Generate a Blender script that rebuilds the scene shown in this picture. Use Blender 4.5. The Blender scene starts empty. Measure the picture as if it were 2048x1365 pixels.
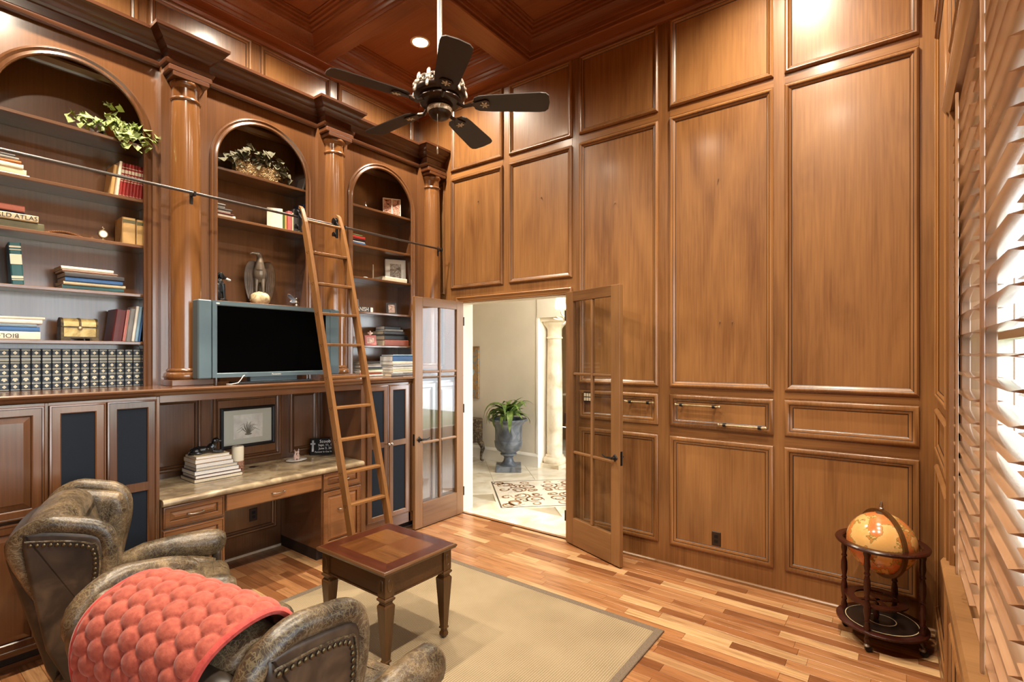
import bpy, bmesh, math, random
from mathutils import Matrix, Vector, noise
R = math.radians
random.seed(7)
SC = bpy.context.scene
COL = SC.collection

# ------------------------------------------------------------------ camera
cd = bpy.data.cameras.new('camera'); cam = bpy.data.objects.new('camera', cd); COL.objects.link(cam)
cd.sensor_width = 36.0; cd.lens = 17.905; cd.shift_y = 0.01245; cd.clip_start = 0.02
cam.location = (0, 0, 1.84); cam.rotation_euler = (R(90), 0, R(37.30))
SC.camera = cam
# ------------------------------------------------------------------ world, daylight, exposure
W = bpy.data.worlds.new('daylight_sky'); SC.world = W; W.use_nodes = True
bg = W.node_tree.nodes['Background']
bg.inputs[0].default_value = (0.86, 0.93, 1.0, 1); bg.inputs[1].default_value = 7.0
def portal(name, loc, rot, sx, sy):
    l = bpy.data.lights.new(name, 'AREA'); l.shape = 'RECTANGLE'; l.size = sx; l.size_y = sy
    l.cycles.is_portal = True
    o = bpy.data.objects.new(name, l); COL.objects.link(o); o.location = loc; o.rotation_euler = rot
    return o
portal('window_portal', (0.40, 1.11, 1.91), (0, R(90), 0), 2.2, 4.0)
portal('foyer_portal', (-0.85, 6.5, 1.7), (0, R(90), 0), 2.6, 2.6)
VS = SC.view_settings
VS.view_transform = 'Standard'; VS.look = 'None'; VS.gamma = 1.0; VS.use_curve_mapping = False
VS.exposure = 0.45
SC.cycles.use_denoising = True
SC.cycles.max_bounces = 8; SC.cycles.diffuse_bounces = 5; SC.cycles.glossy_bounces = 4
SC.cycles.transparent_max_bounces = 16; SC.cycles.transmission_bounces = 6
SC.cycles.sample_clamp_indirect = 6.0; SC.cycles.caustics_reflective = False; SC.cycles.caustics_refractive = False
CAN_POWER = 275.0

# ------------------------------------------------------------------ materials
MATS = {}
def nmat(name):
    m = bpy.data.materials.new(name); m.use_nodes = True
    MATS[name] = m
    nt = m.node_tree; return m, nt, nt.nodes['Principled BSDF']
def C4(c): return (c[0], c[1], c[2], 1)
def srgb(r, g, b):
    def f(v):
        v /= 255.0
        return v/12.92 if v <= 0.04045 else ((v+0.055)/1.055)**2.4
    return (f(r), f(g), f(b))
def node(nt, t, **kw):
    n = nt.nodes.new(t)
    for k, v in kw.items(): setattr(n, k, v)
    return n
def ramp(nt, fac, stops):
    r = node(nt, 'ShaderNodeValToRGB'); el = r.color_ramp.elements
    while len(el) < len(stops): el.new(0.5)
    for e, (p, c) in zip(el, stops): e.position = p; e.color = C4(c)
    nt.links.new(fac, r.inputs[0]); return r.outputs[0]
def tex_coords(nt, scale, rnd=0.0, out='Object'):
    tc = node(nt, 'ShaderNodeTexCoord'); mp = node(nt, 'ShaderNodeMapping')
    mp.inputs['Scale'].default_value = scale
    nt.links.new(tc.outputs[out], mp.inputs[0])
    if rnd:
        oi = node(nt, 'ShaderNodeObjectInfo'); ml = node(nt, 'ShaderNodeMath', operation='MULTIPLY')
        ml.inputs[1].default_value = rnd; nt.links.new(oi.outputs['Random'], ml.inputs[0])
        cb = node(nt, 'ShaderNodeCombineXYZ')
        for i in range(3): nt.links.new(ml.outputs[0], cb.inputs[i])
        nt.links.new(cb.outputs[0], mp.inputs['Location'])
    return mp.outputs[0]
def wood(name, dark, light, axis, rough=0.34, coat=0.0, figure=1.0, val=0.16, freq=1.0, bump=0.04):
    m, nt, b = nmat(name)
    dark = tuple(c*0.70 for c in dark); light = tuple(c*0.72 for c in light)
    s = [5.0*freq]*3; s['xyz'.index(axis)] = 0.9*freq
    s2 = [80.0*freq]*3; s2['xyz'.index(axis)] = 2.5*freq
    s3 = [1.6*freq]*3; s3['xyz'.index(axis)] = 0.8*freq
    n1 = node(nt, 'ShaderNodeTexNoise'); n1.inputs['Scale'].default_value = 1; n1.inputs['Detail'].default_value = 5; n1.inputs['Distortion'].default_value = 0.7*figure
    n2 = node(nt, 'ShaderNodeTexNoise'); n2.inputs['Scale'].default_value = 1; n2.inputs['Detail'].default_value = 3
    n3 = node(nt, 'ShaderNodeTexNoise'); n3.inputs['Scale'].default_value = 1; n3.inputs['Detail'].default_value = 2
    nt.links.new(tex_coords(nt, s, 37.0), n1.inputs['Vector']); nt.links.new(tex_coords(nt, s2, 11.0), n2.inputs['Vector'])
    nt.links.new(tex_coords(nt, s3, 23.0), n3.inputs['Vector'])
    a = node(nt, 'ShaderNodeMath', operation='MULTIPLY_ADD'); a.inputs[1].default_value = 0.32; nt.links.new(n1.outputs[0], a.inputs[0])
    a2 = node(nt, 'ShaderNodeMath', operation='MULTIPLY_ADD'); a2.inputs[1].default_value = 0.26; a2.inputs[2].default_value = 0
    nt.links.new(n2.outputs[0], a2.inputs[0]); nt.links.new(a2.outputs[0], a.inputs[2])
    a3 = node(nt, 'ShaderNodeMath', operation='MULTIPLY_ADD'); a3.inputs[1].default_value = 0.30
    nt.links.new(n3.outputs[0], a3.inputs[0]); nt.links.new(a.outputs[0], a3.inputs[2])
    oi = node(nt, 'ShaderNodeObjectInfo')
    a4 = node(nt, 'ShaderNodeMath', operation='MULTIPLY_ADD'); a4.inputs[1].default_value = val
    nt.links.new(oi.outputs['Random'], a4.inputs[0]); nt.links.new(a3.outputs[0], a4.inputs[2])
    mid = tuple((d+l)/2 for d, l in zip(dark, light))
    col = ramp(nt, a4.outputs[0], [(0.33, dark), (0.51, mid), (0.72, light)])
    nt.links.new(col, b.inputs['Base Color'])
    b.inputs['Roughness'].default_value = rough
    b.inputs['Coat Weight'].default_value = coat; b.inputs['Coat Roughness'].default_value = 0.16; b.inputs['Coat IOR'].default_value = 1.6
    bp = node(nt, 'ShaderNodeBump'); bp.inputs['Strength'].default_value = bump; bp.inputs['Distance'].default_value = 0.002
    nt.links.new(n2.outputs[0], bp.inputs['Height']); nt.links.new(bp.outputs[0], b.inputs['Normal'])
    return m
def plain(name, col, rough=0.5, metal=0.0, var=0.0, scale=8.0, coat=0.0, bump=0.0, bscale=60.0, spec=0.5):
    m, nt, b = nmat(name)
    b.inputs['Roughness'].default_value = rough; b.inputs['Metallic'].default_value = metal
    b.inputs['Coat Weight'].default_value = coat; b.inputs['Specular IOR Level'].default_value = spec
    n = node(nt, 'ShaderNodeTexNoise'); n.inputs['Scale'].default_value = scale; n.inputs['Detail'].default_value = 4
    nt.links.new(tex_coords(nt, (1, 1, 1), 5.0), n.inputs['Vector'])
    lo = tuple(c*(1-var) for c in col); hi = tuple(min(1, c*(1+var)) for c in col)
    nt.links.new(ramp(nt, n.outputs[0], [(0.35, lo), (0.65, hi)]), b.inputs['Base Color'])
    if bump:
        n2 = node(nt, 'ShaderNodeTexNoise'); n2.inputs['Scale'].default_value = bscale; n2.inputs['Detail'].default_value = 3
        nt.links.new(tex_coords(nt, (1, 1, 1)), n2.inputs['Vector'])
        bp = node(nt, 'ShaderNodeBump'); bp.inputs['Strength'].default_value = bump; bp.inputs['Distance'].default_value = 0.004
        nt.links.new(n2.outputs[0], bp.inputs['Height']); nt.links.new(bp.outputs[0], b.inputs['Normal'])
    return m
def blotch(name, stops, scale=6.0, rough=0.5, metal=0.0, detail=6, distort=0.6, bump=0.0, coat=0.0):
    m, nt, b = nmat(name)
    n = node(nt, 'ShaderNodeTexNoise'); n.inputs['Scale'].default_value = scale; n.inputs['Detail'].default_value = detail; n.inputs['Distortion'].default_value = distort
    nt.links.new(tex_coords(nt, (1, 1, 1), 3.0), n.inputs['Vector'])
    nt.links.new(ramp(nt, n.outputs[0], stops), b.inputs['Base Color'])
    b.inputs['Roughness'].default_value = rough; b.inputs['Metallic'].default_value = metal; b.inputs['Coat Weight'].default_value = coat
    if bump:
        bp = node(nt, 'ShaderNodeBump'); bp.inputs['Strength'].default_value = bump; bp.inputs['Distance'].default_value = 0.006
        nt.links.new(n.outputs[0], bp.inputs['Height']); nt.links.new(bp.outputs[0], b.inputs['Normal'])
    return m
def emit(name, col, strength):
    m, nt, b = nmat(name)
    b.inputs['Base Color'].default_value = C4(col); b.inputs['Emission Color'].default_value = C4(col); b.inputs['Emission Strength'].default_value = strength
    return m
def glass_mat(name, tint=(0.95, 0.96, 0.95), gl=0.0):
    m, nt, b = nmat(name); nt.nodes.remove(b)
    out = nt.nodes['Material Output']
    tr = node(nt, 'ShaderNodeBsdfTransparent'); tr.inputs[0].default_value = C4(tint)
    g = node(nt, 'ShaderNodeBsdfGlossy'); g.inputs['Roughness'].default_value = 0.02
    fr = node(nt, 'ShaderNodeLayerWeight'); fr.inputs[0].default_value = 0.5
    pw = node(nt, 'ShaderNodeMath', operation='POWER'); pw.inputs[1].default_value = 7.0; nt.links.new(fr.outputs['Facing'], pw.inputs[0])
    ad = node(nt, 'ShaderNodeMath', operation='MULTIPLY_ADD'); ad.inputs[1].default_value = 0.9; ad.inputs[2].default_value = 0.04+gl; nt.links.new(pw.outputs[0], ad.inputs[0])
    mx = node(nt, 'ShaderNodeMixShader'); nt.links.new(ad.outputs[0], mx.inputs[0])
    nt.links.new(tr.outputs[0], mx.inputs[1]); nt.links.new(g.outputs[0], mx.inputs[2]); nt.links.new(mx.outputs[0], out.inputs[0])
    return m

CH_D, CH_L = srgb(112, 70, 36), srgb(186, 132, 78)      # cherry of the wall panelling
BK_D, BK_L = srgb(86, 53, 31), srgb(146, 98, 60)       # same stain on the bookcase, its dimmer light put into a darker tone
for ax in 'xyz':
    wood('cherry_'+ax, CH_D, CH_L, ax, rough=0.36, coat=0.35)
    wood('book_'+ax, BK_D, BK_L, ax, rough=0.30, coat=1.0)
    wood('ceil_'+ax, srgb(128, 72, 46), srgb(182, 118, 80), ax, rough=0.36)
wood('panel_z', srgb(116, 72, 37), srgb(192, 138, 82), 'z', rough=0.36, coat=0.35, figure=1.8, val=0.12)
wood('column_z', srgb(104, 62, 32), srgb(170, 116, 66), 'z', rough=0.2, coat=1.0)
for ax in 'xy': wood('cornice_'+ax, srgb(70, 38, 23), srgb(118, 72, 44), ax, rough=0.3, coat=0.4)  # cornice shade put into the colour, darker than the bookcase wood
wood('drawer_y', srgb(128, 80, 44), srgb(186, 128, 80), 'y', rough=0.33)
wood('door_z', srgb(112, 75, 43), srgb(172, 126, 80), 'z', rough=0.33)
wood('door_x', srgb(112, 75, 43), srgb(172, 126, 80), 'x', rough=0.33)
wood('ladder', srgb(118, 76, 40), srgb(170, 120, 70), 'z', rough=0.35)
wood('rung', srgb(120, 66, 36), srgb(176, 108, 64), 'y', rough=0.35)
wood('shutter_z', srgb(136, 90, 58), srgb(190, 142, 100), 'z', rough=0.28, coat=0.5)
wood('shutter_y', srgb(136, 92, 62), srgb(190, 146, 108), 'y', rough=0.22, coat=0.9)
wood('dark_mahogany', srgb(36, 12, 8), srgb(82, 34, 22), 'z', rough=0.25)
wood('fan_blade', srgb(30, 18, 13), srgb(56, 36, 27), 'x', rough=0.5)
wood('table_leg', srgb(60, 36, 18), srgb(124, 84, 42), 'z', rough=0.3)
wood('table_apron', srgb(52, 28, 14), srgb(112, 72, 36), 'x', rough=0.3)
wood('inlay_a', srgb(88, 52, 24), srgb(142, 94, 48), 'x', rough=0.22, figure=2.5, freq=1.5)
wood('inlay_b', srgb(72, 40, 18), srgb(118, 70, 34), 'y', rough=0.22, figure=2.5, freq=1.5)
wood('inlay_dark', srgb(42, 17, 10), srgb(92, 44, 26), 'x', rough=0.22, figure=2.5, freq=1.5)
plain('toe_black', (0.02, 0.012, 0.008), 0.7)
plain('mesh_black', srgb(24, 32, 42), 0.75, var=0.15, scale=300, spec=0.25)
plain('iron', (0.018, 0.017, 0.018), 0.42, 0.6)
plain('rail_metal', srgb(96, 92, 90), 0.33, 0.9)
plain('nickel', srgb(176, 168, 156), 0.3, 0.95)
plain('brass_old', srgb(176, 158, 124), 0.36, 0.9, var=0.1, scale=30)
plain('white_paint', srgb(240, 234, 222), 0.5)
plain('cream_wall', srgb(226, 216, 198), 0.7, var=0.03, scale=3)
plain('tan_wall', srgb(206, 172, 122), 0.7, var=0.05)
plain('outlet_brown', srgb(44, 28, 20), 0.4)
blotch('granite', [(0.25, srgb(118, 100, 76)), (0.45, srgb(152, 134, 106)), (0.6, srgb(182, 164, 132)), (0.8, srgb(146, 124, 94))], 6, 0.16, detail=9, distort=1.0, coat=0.3)
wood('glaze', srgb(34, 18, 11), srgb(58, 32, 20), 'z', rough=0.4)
emit('lamp_disc', (1.0, 0.86, 0.64), 30.0)
plain('can_trim', srgb(238, 228, 210), 0.4)
glass_mat('pane_glass')

# ------------------------------------------------------------------ mesh builder
class MB:
    def __init__(s): s.v = []; s.f = []
    def add(s, vs, fs):
        k = len(s.v); s.v += [tuple(p) for p in vs]; s.f += [tuple(i+k for i in f) for f in fs]; return k
    def box(s, x0, y0, z0, x1, y1, z1):
        s.add([(x0,y0,z0),(x1,y0,z0),(x1,y1,z0),(x0,y1,z0),(x0,y0,z1),(x1,y0,z1),(x1,y1,z1),(x0,y1,z1)],
              [(3,2,1,0),(4,5,6,7),(0,1,5,4),(1,2,6,5),(2,3,7,6),(3,0,4,7)]); return s
    def cbox(s, x0, y0, z0, x1, y1, z1, c=0.003):
        """box with chamfered edges on the x/y/z faces (24 verts)"""
        X = (x0, x1); Y = (y0, y1); Z = (z0, z1); vs = []; idx = {}
        for i in (0, 1):
            for j in (0, 1):
                for k in (0, 1):
                    sx, sy, sz = (1-2*i)*c, (1-2*j)*c, (1-2*k)*c
                    for a, (dx, dy, dz) in enumerate(((0, sy, sz), (sx, 0, sz), (sx, sy, 0))):
                        idx[i, j, k, a] = len(vs); vs.append((X[i]+dx, Y[j]+dy, Z[k]+dz))
        fs = []
        for i in (0, 1): fs.append([idx[i,0,0,0], idx[i,1,0,0], idx[i,1,1,0], idx[i,0,1,0]])
        for j in (0, 1): fs.append([idx[0,j,0,1], idx[1,j,0,1], idx[1,j,1,1], idx[0,j,1,1]])
        for k in (0, 1): fs.append([idx[0,0,k,2], idx[1,0,k,2], idx[1,1,k,2], idx[0,1,k,2]])
        for j in (0, 1):
            for k in (0, 1): fs.append([idx[0,j,k,1], idx[1,j,k,1], idx[1,j,k,2], idx[0,j,k,2]])
        for i in (0, 1):
            for k in (0, 1): fs.append([idx[i,0,k,0], idx[i,1,k,0], idx[i,1,k,2], idx[i,0,k,2]])
        for i in (0, 1):
            for j in (0, 1): fs.append([idx[i,j,0,0], idx[i,j,1,0], idx[i,j,1,1], idx[i,j,0,1]])
        for i in (0, 1):
            for j in (0, 1):
                for k in (0, 1): fs.append([idx[i,j,k,0], idx[i,j,k,1], idx[i,j,k,2]])
        s.add(vs, fs); return s
    def prism(s, poly, m, h0, h1):
        n = len(poly)
        s.add([m(a, b, h0) for a, b in poly]+[m(a, b, h1) for a, b in poly],
              [tuple(range(n))[::-1], tuple(range(n, 2*n))]+[(i, (i+1) % n, n+(i+1) % n, n+i) for i in range(n)]); return s
    def lathe(s, prof, n=24, M=None, caps=True):
        vs = []; fs = []
        for r, z in prof:
            for i in range(n):
                a = 2*math.pi*i/n; vs.append(Vector((r*math.cos(a), r*math.sin(a), z)))
        if M is not None: vs = [M @ p for p in vs]
        for j in range(len(prof)-1):
            for i in range(n): fs.append((j*n+i, j*n+(i+1) % n, (j+1)*n+(i+1) % n, (j+1)*n+i))
        if caps:
            fs.append(tuple(range(n))[::-1]); fs.append(tuple((len(prof)-1)*n+i for i in range(n)))
        s.add(vs, fs); return s
    def tube(s, pts, r, n=8, closed=False, sx=1.0, up=None):
        pts = [Vector(p) for p in pts]; N = len(pts)
        rs = r if isinstance(r, (list, tuple)) else [r]*N
        vs = []; prev = None
        for i, p in enumerate(pts):
            if closed: t = pts[(i+1) % N]-pts[i-1]
            else: t = pts[min(i+1, N-1)]-pts[max(i-1, 0)]
            t.normalize()
            if prev is None:
                u = Vector(up) if up else (Vector((0, 0, 1)) if abs(t.z) < 0.9 else Vector((1, 0, 0)))
            else: u = prev
            u = (u-t*u.dot(t)).normalized(); prev = u; w = t.cross(u)
            for k in range(n):
                a = 2*math.pi*k/n; vs.append(p+(u*math.cos(a)*rs[i]+w*math.sin(a)*rs[i]*sx))
        fs = []
        M = N if closed else N-1
        for i in range(M):
            for k in range(n): fs.append((i*n+k, i*n+(k+1) % n, ((i+1) % N)*n+(k+1) % n, ((i+1) % N)*n+k))
        if not closed: fs += [tuple(range(n))[::-1], tuple((N-1)*n+k for k in range(n))]
        s.add(vs, fs); return s
    def frame(s, a0, b0, a1, b1, prof, m):
        """profile (u inward, h outward) swept around a rectangle with mitred corners"""
        P = len(prof); vs = []
        for u, h in prof:
            vs += [m(a0+u, b0+u, h), m(a1-u, b0+u, h), m(a1-u, b1-u, h), m(a0+u, b1-u, h)]
        fs = []
        for j in range(P-1):
            for i in range(4): fs.append((j*4+i, j*4+(i+1) % 4, (j+1)*4+(i+1) % 4, (j+1)*4+i))
        s.add(vs, fs); return s
    def path(s, pts, prof, m, closed=False):
        """profile (o to the left of the path, h) swept along a 2D path, mitred"""
        N = len(pts); offs = []
        for i in range(N):
            def d(p, q):
                l = math.hypot(q[0]-p[0], q[1]-p[1]) or 1; return ((q[0]-p[0])/l, (q[1]-p[1])/l)
            if closed or 0 < i < N-1: d1 = d(pts[i-1], pts[i]); d2 = d(pts[i], pts[(i+1) % N])
            elif i == 0: d1 = d2 = d(pts[0], pts[1])
            else: d1 = d2 = d(pts[-2], pts[-1])
            n1 = (-d1[1], d1[0]); n2 = (-d2[1], d2[0])
            k = 1+n1[0]*n2[0]+n1[1]*n2[1]
            offs.append(((n1[0]+n2[0])/k, (n1[1]+n2[1])/k))
        P = len(prof); vs = []
        for i in range(N):
            for o, h in prof: vs.append(m(pts[i][0]+offs[i][0]*o, pts[i][1]+offs[i][1]*o, h))
        fs = []
        for i in range(N if closed else N-1):
            for j in range(P-1): fs.append((i*P+j, ((i+1) % N)*P+j, ((i+1) % N)*P+j+1, i*P+j+1))
        if not closed: fs += [tuple(range(P)), tuple((N-1)*P+j for j in range(P))[::-1]]
        s.add(vs, fs); return s
    def ell(s, c, r, n=16, k=10, M=None):
        vs = [Vector((0, 0, -1))]
        for j in range(1, k):
            t = -math.pi/2+math.pi*j/k
            for i in range(n):
                a = 2*math.pi*i/n; vs.append(Vector((math.cos(t)*math.cos(a), math.cos(t)*math.sin(a), math.sin(t))))
        vs.append(Vector((0, 0, 1)))
        fs = [(0, 1+(i+1) % n, 1+i) for i in range(n)]
        for j in range(k-2):
            for i in range(n): fs.append((1+j*n+i, 1+j*n+(i+1) % n, 1+(j+1)*n+(i+1) % n, 1+(j+1)*n+i))
        L = len(vs)-1; fs += [(L, 1+(k-2)*n+i, 1+(k-2)*n+(i+1) % n) for i in range(n)]
        r = (r, r, r) if not isinstance(r, (tuple, list)) else r
        vs = [Vector((p.x*r[0], p.y*r[1], p.z*r[2])) for p in vs]
        if M is not None: vs = [M @ p for p in vs]
        s.add([p+Vector(c) for p in vs], fs); return s
    def grid(s, fn, nu, nv, cu=False):
        vs = [fn(i/(nu if cu else nu-1), j/(nv-1)) for j in range(nv) for i in range(nu)]
        fs = []
        for j in range(nv-1):
            for i in range(nu if cu else nu-1): fs.append((j*nu+i, j*nu+(i+1) % nu, (j+1)*nu+(i+1) % nu, (j+1)*nu+i))
        s.add(vs, fs); return s
    def slab(s, poly, t, r, m, k=4):
        """puffy slab: outline poly (ccw), thickness t, edge radius r"""
        n = len(poly); layers = []
        for j in range(2*k+1):
            a = -math.pi/2+math.pi*j/(2*k)
            layers.append((r*(1-math.cos(a)), (t/2-r)*(1 if a > 0 else -1 if a < 0 else 0)+r*math.sin(a)))
        layers = [(layers[0][0]+r*0.35, layers[0][1])]+layers+[(layers[-1][0]+r*0.35, layers[-1][1])]
        nor = []
        for i in range(n):
            p, q = poly[i-1], poly[(i+1) % n]; dx, dy = q[0]-p[0], q[1]-p[1]; l = math.hypot(dx, dy) or 1
            nor.append((-dy/l, dx/l))
        vs = []
        for ins, h in layers:
            for (a, b), (na, nb) in zip(poly, nor): vs.append(m(a+na*ins, b+nb*ins, h))
        fs = []
        for j in range(len(layers)-1):
            for i in range(n): fs.append((j*n+i, j*n+(i+1) % n, (j+1)*n+(i+1) % n, (j+1)*n+i))
        fs += [tuple(range(n))[::-1], tuple((len(layers)-1)*n+i for i in range(n))]
        s.add(vs, fs); return s
    def xf(s, M, k=0):
        for i in range(k, len(s.v)): s.v[i] = tuple(M @ Vector(s.v[i]))
        return s
    def mesh(s, name, mat, smooth=None):
        me = bpy.data.meshes.new(name); me.from_pydata(s.v, [], s.f)
        bm = bmesh.new(); bm.from_mesh(me); bmesh.ops.recalc_face_normals(bm, faces=bm.faces)
        big = [f for f in bm.faces if len(f.verts) > 10]
        if big: bmesh.ops.triangulate(bm, faces=big, quad_method='BEAUTY', ngon_method='EAR_CLIP')
        bm.to_mesh(me); bm.free()
        if mat: me.materials.append(MATS[mat] if isinstance(mat, str) else mat)
        if smooth:
            me.polygons.foreach_set('use_smooth', [True]*len(me.polygons)); me.set_sharp_from_angle(angle=R(smooth))
        return me
    def build(s, name, mat, parent=None, smooth=None, label=None, cat=None, group=None, kind=None):
        return put(name, s.mesh(name, mat, smooth), parent, label, cat, group, kind)
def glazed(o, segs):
    """the given profile segments of a moulding take a second, darker material"""
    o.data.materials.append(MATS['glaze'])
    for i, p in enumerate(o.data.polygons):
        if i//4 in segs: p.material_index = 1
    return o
def put(name, me, parent=None, label=None, cat=None, group=None, kind=None):
    o = bpy.data.objects.new(name, me); COL.objects.link(o)
    if parent is not None:
        o.parent = parent
        if parent.name in WORLD: o.matrix_parent_inverse = parent.matrix_basis.inverted()
    return tag(o, label, cat, group, kind)
def tag(o, label=None, cat=None, group=None, kind=None):
    if label: o['label'] = label
    if cat: o['category'] = cat
    if group: o['group'] = group
    if kind: o['kind'] = kind
    return o
WORLD = set()
def thing(name, label, cat, loc=(0, 0, 0), rz=0.0, group=None, kind=None, world=False):
    """an Empty at the base of a thing; world=True: its parts are built in room coordinates"""
    o = bpy.data.objects.new(name, None); COL.objects.link(o); o.empty_display_size = 0.1
    o.location = loc; o.rotation_euler = (0, 0, rz); o.matrix_basis = Matrix.Translation(loc) @ Matrix.Rotation(rz, 4, 'Z')
    if world: WORLD.add(o.name)
    return tag(o, label, cat, group, kind)
def copy_tree(o, loc=None, rz=None, parent=None, **kw):
    c = o.copy(); COL.objects.link(c)
    if parent is not None: c.parent = parent
    if loc is not None: c.location = loc
    if rz is not None: c.rotation_euler = (0, 0, rz)
    for ch in list(o.children): copy_tree(ch, parent=c)
    return tag(c, **kw)
ID = lambda a, b, h: (a, b, h)
# wall planes: (a along the wall, b up, h out of the wall into the room)
YB, XW, XR = 4.355, -4.78, 0.20
mback = lambda a, b, h: (a, YB-h, b)
mleft = lambda x: (lambda a, b, h: (x+h, a, b))
mright = lambda a, b, h: (XR-h, a, b)
def rrect(a0, b0, a1, b1, r, k=5):
    pts = []
    for cx, cy, s in ((a1-r, b0+r, -90), (a1-r, b1-r, 0), (a0+r, b1-r, 90), (a0+r, b0+r, 180)):
        for i in range(k+1):
            t = R(s+90*i/k); pts.append((cx+r*math.cos(t), cy+r*math.sin(t)))
    return pts
def text(body, size, mat, parent, M, name='lettering', depth=0.0006, align='CENTER', sx=1.0):
    cu = bpy.data.curves.new(name, 'FONT'); cu.body = body; cu.size = size; cu.align_x = align; cu.align_y = 'CENTER'; cu.extrude = depth; cu.resolution_u = 2
    o = bpy.data.objects.new(name, cu); COL.objects.link(o)
    dg = bpy.context.evaluated_depsgraph_get(); me = bpy.data.meshes.new_from_object(o.evaluated_get(dg))
    bpy.data.objects.remove(o); bpy.data.curves.remove(cu)
    me.materials.clear(); me.materials.append(MATS[mat])
    me.transform(M @ Matrix.Diagonal((sx, 1, 1, 1)))
    return put(name, me, parent)
# ================================================================== ROOM SHELL
ROOM_Y0 = -1.3
# ---- floor: sub floor slab plus single planks
def plank_mat(name, island):
    m, nt, b = nmat(name)
    if island: rn = node(nt, 'ShaderNodeNewGeometry').outputs['Random Per Island']
    else: rn = node(nt, 'ShaderNodeObjectInfo').outputs['Random']
    base = ramp(nt, rn, [(0.0, srgb(136, 86, 52)), (0.2, srgb(168, 112, 70)), (0.48, srgb(196, 144, 98)), (0.70, srgb(184, 126, 80)), (0.86, srgb(224, 184, 134)), (1.0, srgb(146, 92, 56))])
    n = node(nt, 'ShaderNodeTexNoise'); n.inputs['Detail'].default_value = 5; n.inputs['Distortion'].default_value = 1.5; n.inputs['Scale'].default_value = 1
    mp = node(nt, 'ShaderNodeMapping'); mp.inputs['Scale'].default_value = (2.0, 30, 30)
    tc = node(nt, 'ShaderNodeTexCoord'); nt.links.new(tc.outputs['Object'], mp.inputs[0])
    ml = node(nt, 'ShaderNodeMath', operation='MULTIPLY'); ml.inputs[1].default_value = 50; nt.links.new(rn, ml.inputs[0])
    cb = node(nt, 'ShaderNodeCombineXYZ'); nt.links.new(ml.outputs[0], cb.inputs[0]); nt.links.new(ml.outputs[0], cb.inputs[1]); nt.links.new(cb.outputs[0], mp.inputs['Location'])
    nt.links.new(mp.outputs[0], n.inputs['Vector'])
    g = ramp(nt, n.outputs[0], [(0.3, (0.46, 0.41, 0.36)), (0.55, (0.78, 0.78, 0.77)), (0.75, (0.86, 0.83, 0.79))])
    mx = node(nt, 'ShaderNodeMix', data_type='RGBA', blend_type='MULTIPLY'); mx.inputs[0].default_value = 1
    nt.links.new(base, mx.inputs[6]); nt.links.new(g, mx.inputs[7]); nt.links.new(mx.outputs[2], b.inputs['Base Color'])
    b.inputs['Roughness'].default_value = 0.28
plank_mat('plank_wood', False); plank_mat('plank_wood_joined', True)
flo = MB().box(XW, ROOM_Y0, -0.12, XR, YB+0.01, -0.006).build('floor', 'toe_black', kind='structure', label='strip floor of multi-toned brown hardwood planks')
PW = 0.083; LEN = (0.31, 0.43, 0.56, 0.71, 0.90); GAP = 0.0012
def plank_mesh(L): return MB().cbox(0, 0, -0.012, L-GAP, PW-GAP, 0.0, 0.0008)
pm = {L: plank_mesh(L).mesh('plank', 'plank_wood') for L in LEN}
fwv = Vector((-math.sin(R(37.30)), math.cos(R(37.30)))); rtv = Vector((math.cos(R(37.30)), math.sin(R(37.30))))
cand = []; rest = []
y = YB-PW; rowi = 0
while y > ROOM_Y0-PW:
    x = XW-random.choice((0.05, 0.15, 0.25, 0.4))
    while x < XR:
        L = random.choice(LEN)
        x0, x1 = max(x, XW), min(x+L, XR)
        if x1-x0 > 0.03:
            c = Vector(((x0+x1)/2, y+PW/2)); d = c.dot(fwv)
            u = (c.dot(rtv)/d*1018.6+1024) if d > 0.3 else -1
            v = 708+1018.6*1.84/d if d > 0.3 else 9999
            rug = -3.6 < x0 and x1 < -1.27 and y < 3.2
            full = (x1-x0 > L-1e-4)
            ok = full and -60 < u < 2100 and v < 1500 and not rug and x1 > -4.0 and not (x1 < -2.9 and y < 1.7)
            (cand if ok else rest).append((d if ok else 99, x0, y, x1, L))
        x += L
    y -= PW; rowi += 1
cand.sort()
for d, x0, y, x1, L in cand[:300]:
    o = put('plank', pm[L], flo); o.location = (x0, y, 0)
mb = MB()
for d, x0, y, x1, L in cand[300:]+rest: mb.cbox(x0, y, -0.012, x1-GAP, y+PW-GAP, 0.0, 0.0008)
mb.build('plank_run', 'plank_wood_joined', flo, kind='stuff')

# ---- panel moulding profile (u inward, h out of the wall)
MOULD = [(0.0, -0.002), (0.0, 0.016), (0.006, 0.022), (0.014, 0.026), (0.022, 0.024), (0.028, 0.017), (0.032, 0.015), (0.040, 0.011), (0.046, 0.006), (0.050, 0.003), (0.050, -0.002)]
SMALLM = [(u*0.62, h*0.75) for u, h in MOULD]
def panel(parent, m, a0, b0, a1, b1, mat='panel_z', frame_mat='cherry_z', prof=MOULD, field=0.002):
    w = prof[-1][0]-0.004
    MB().prism([(a0+w, b0+w), (a1-w, b0+w), (a1-w, b1-w), (a0+w, b1-w)], m, -0.004, field).build('panel', mat, parent)
    glazed(MB().frame(a0, b0, a1, b1, prof, m).build('panel_moulding', frame_mat, parent, smooth=35), (5, 8, 9))
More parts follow.
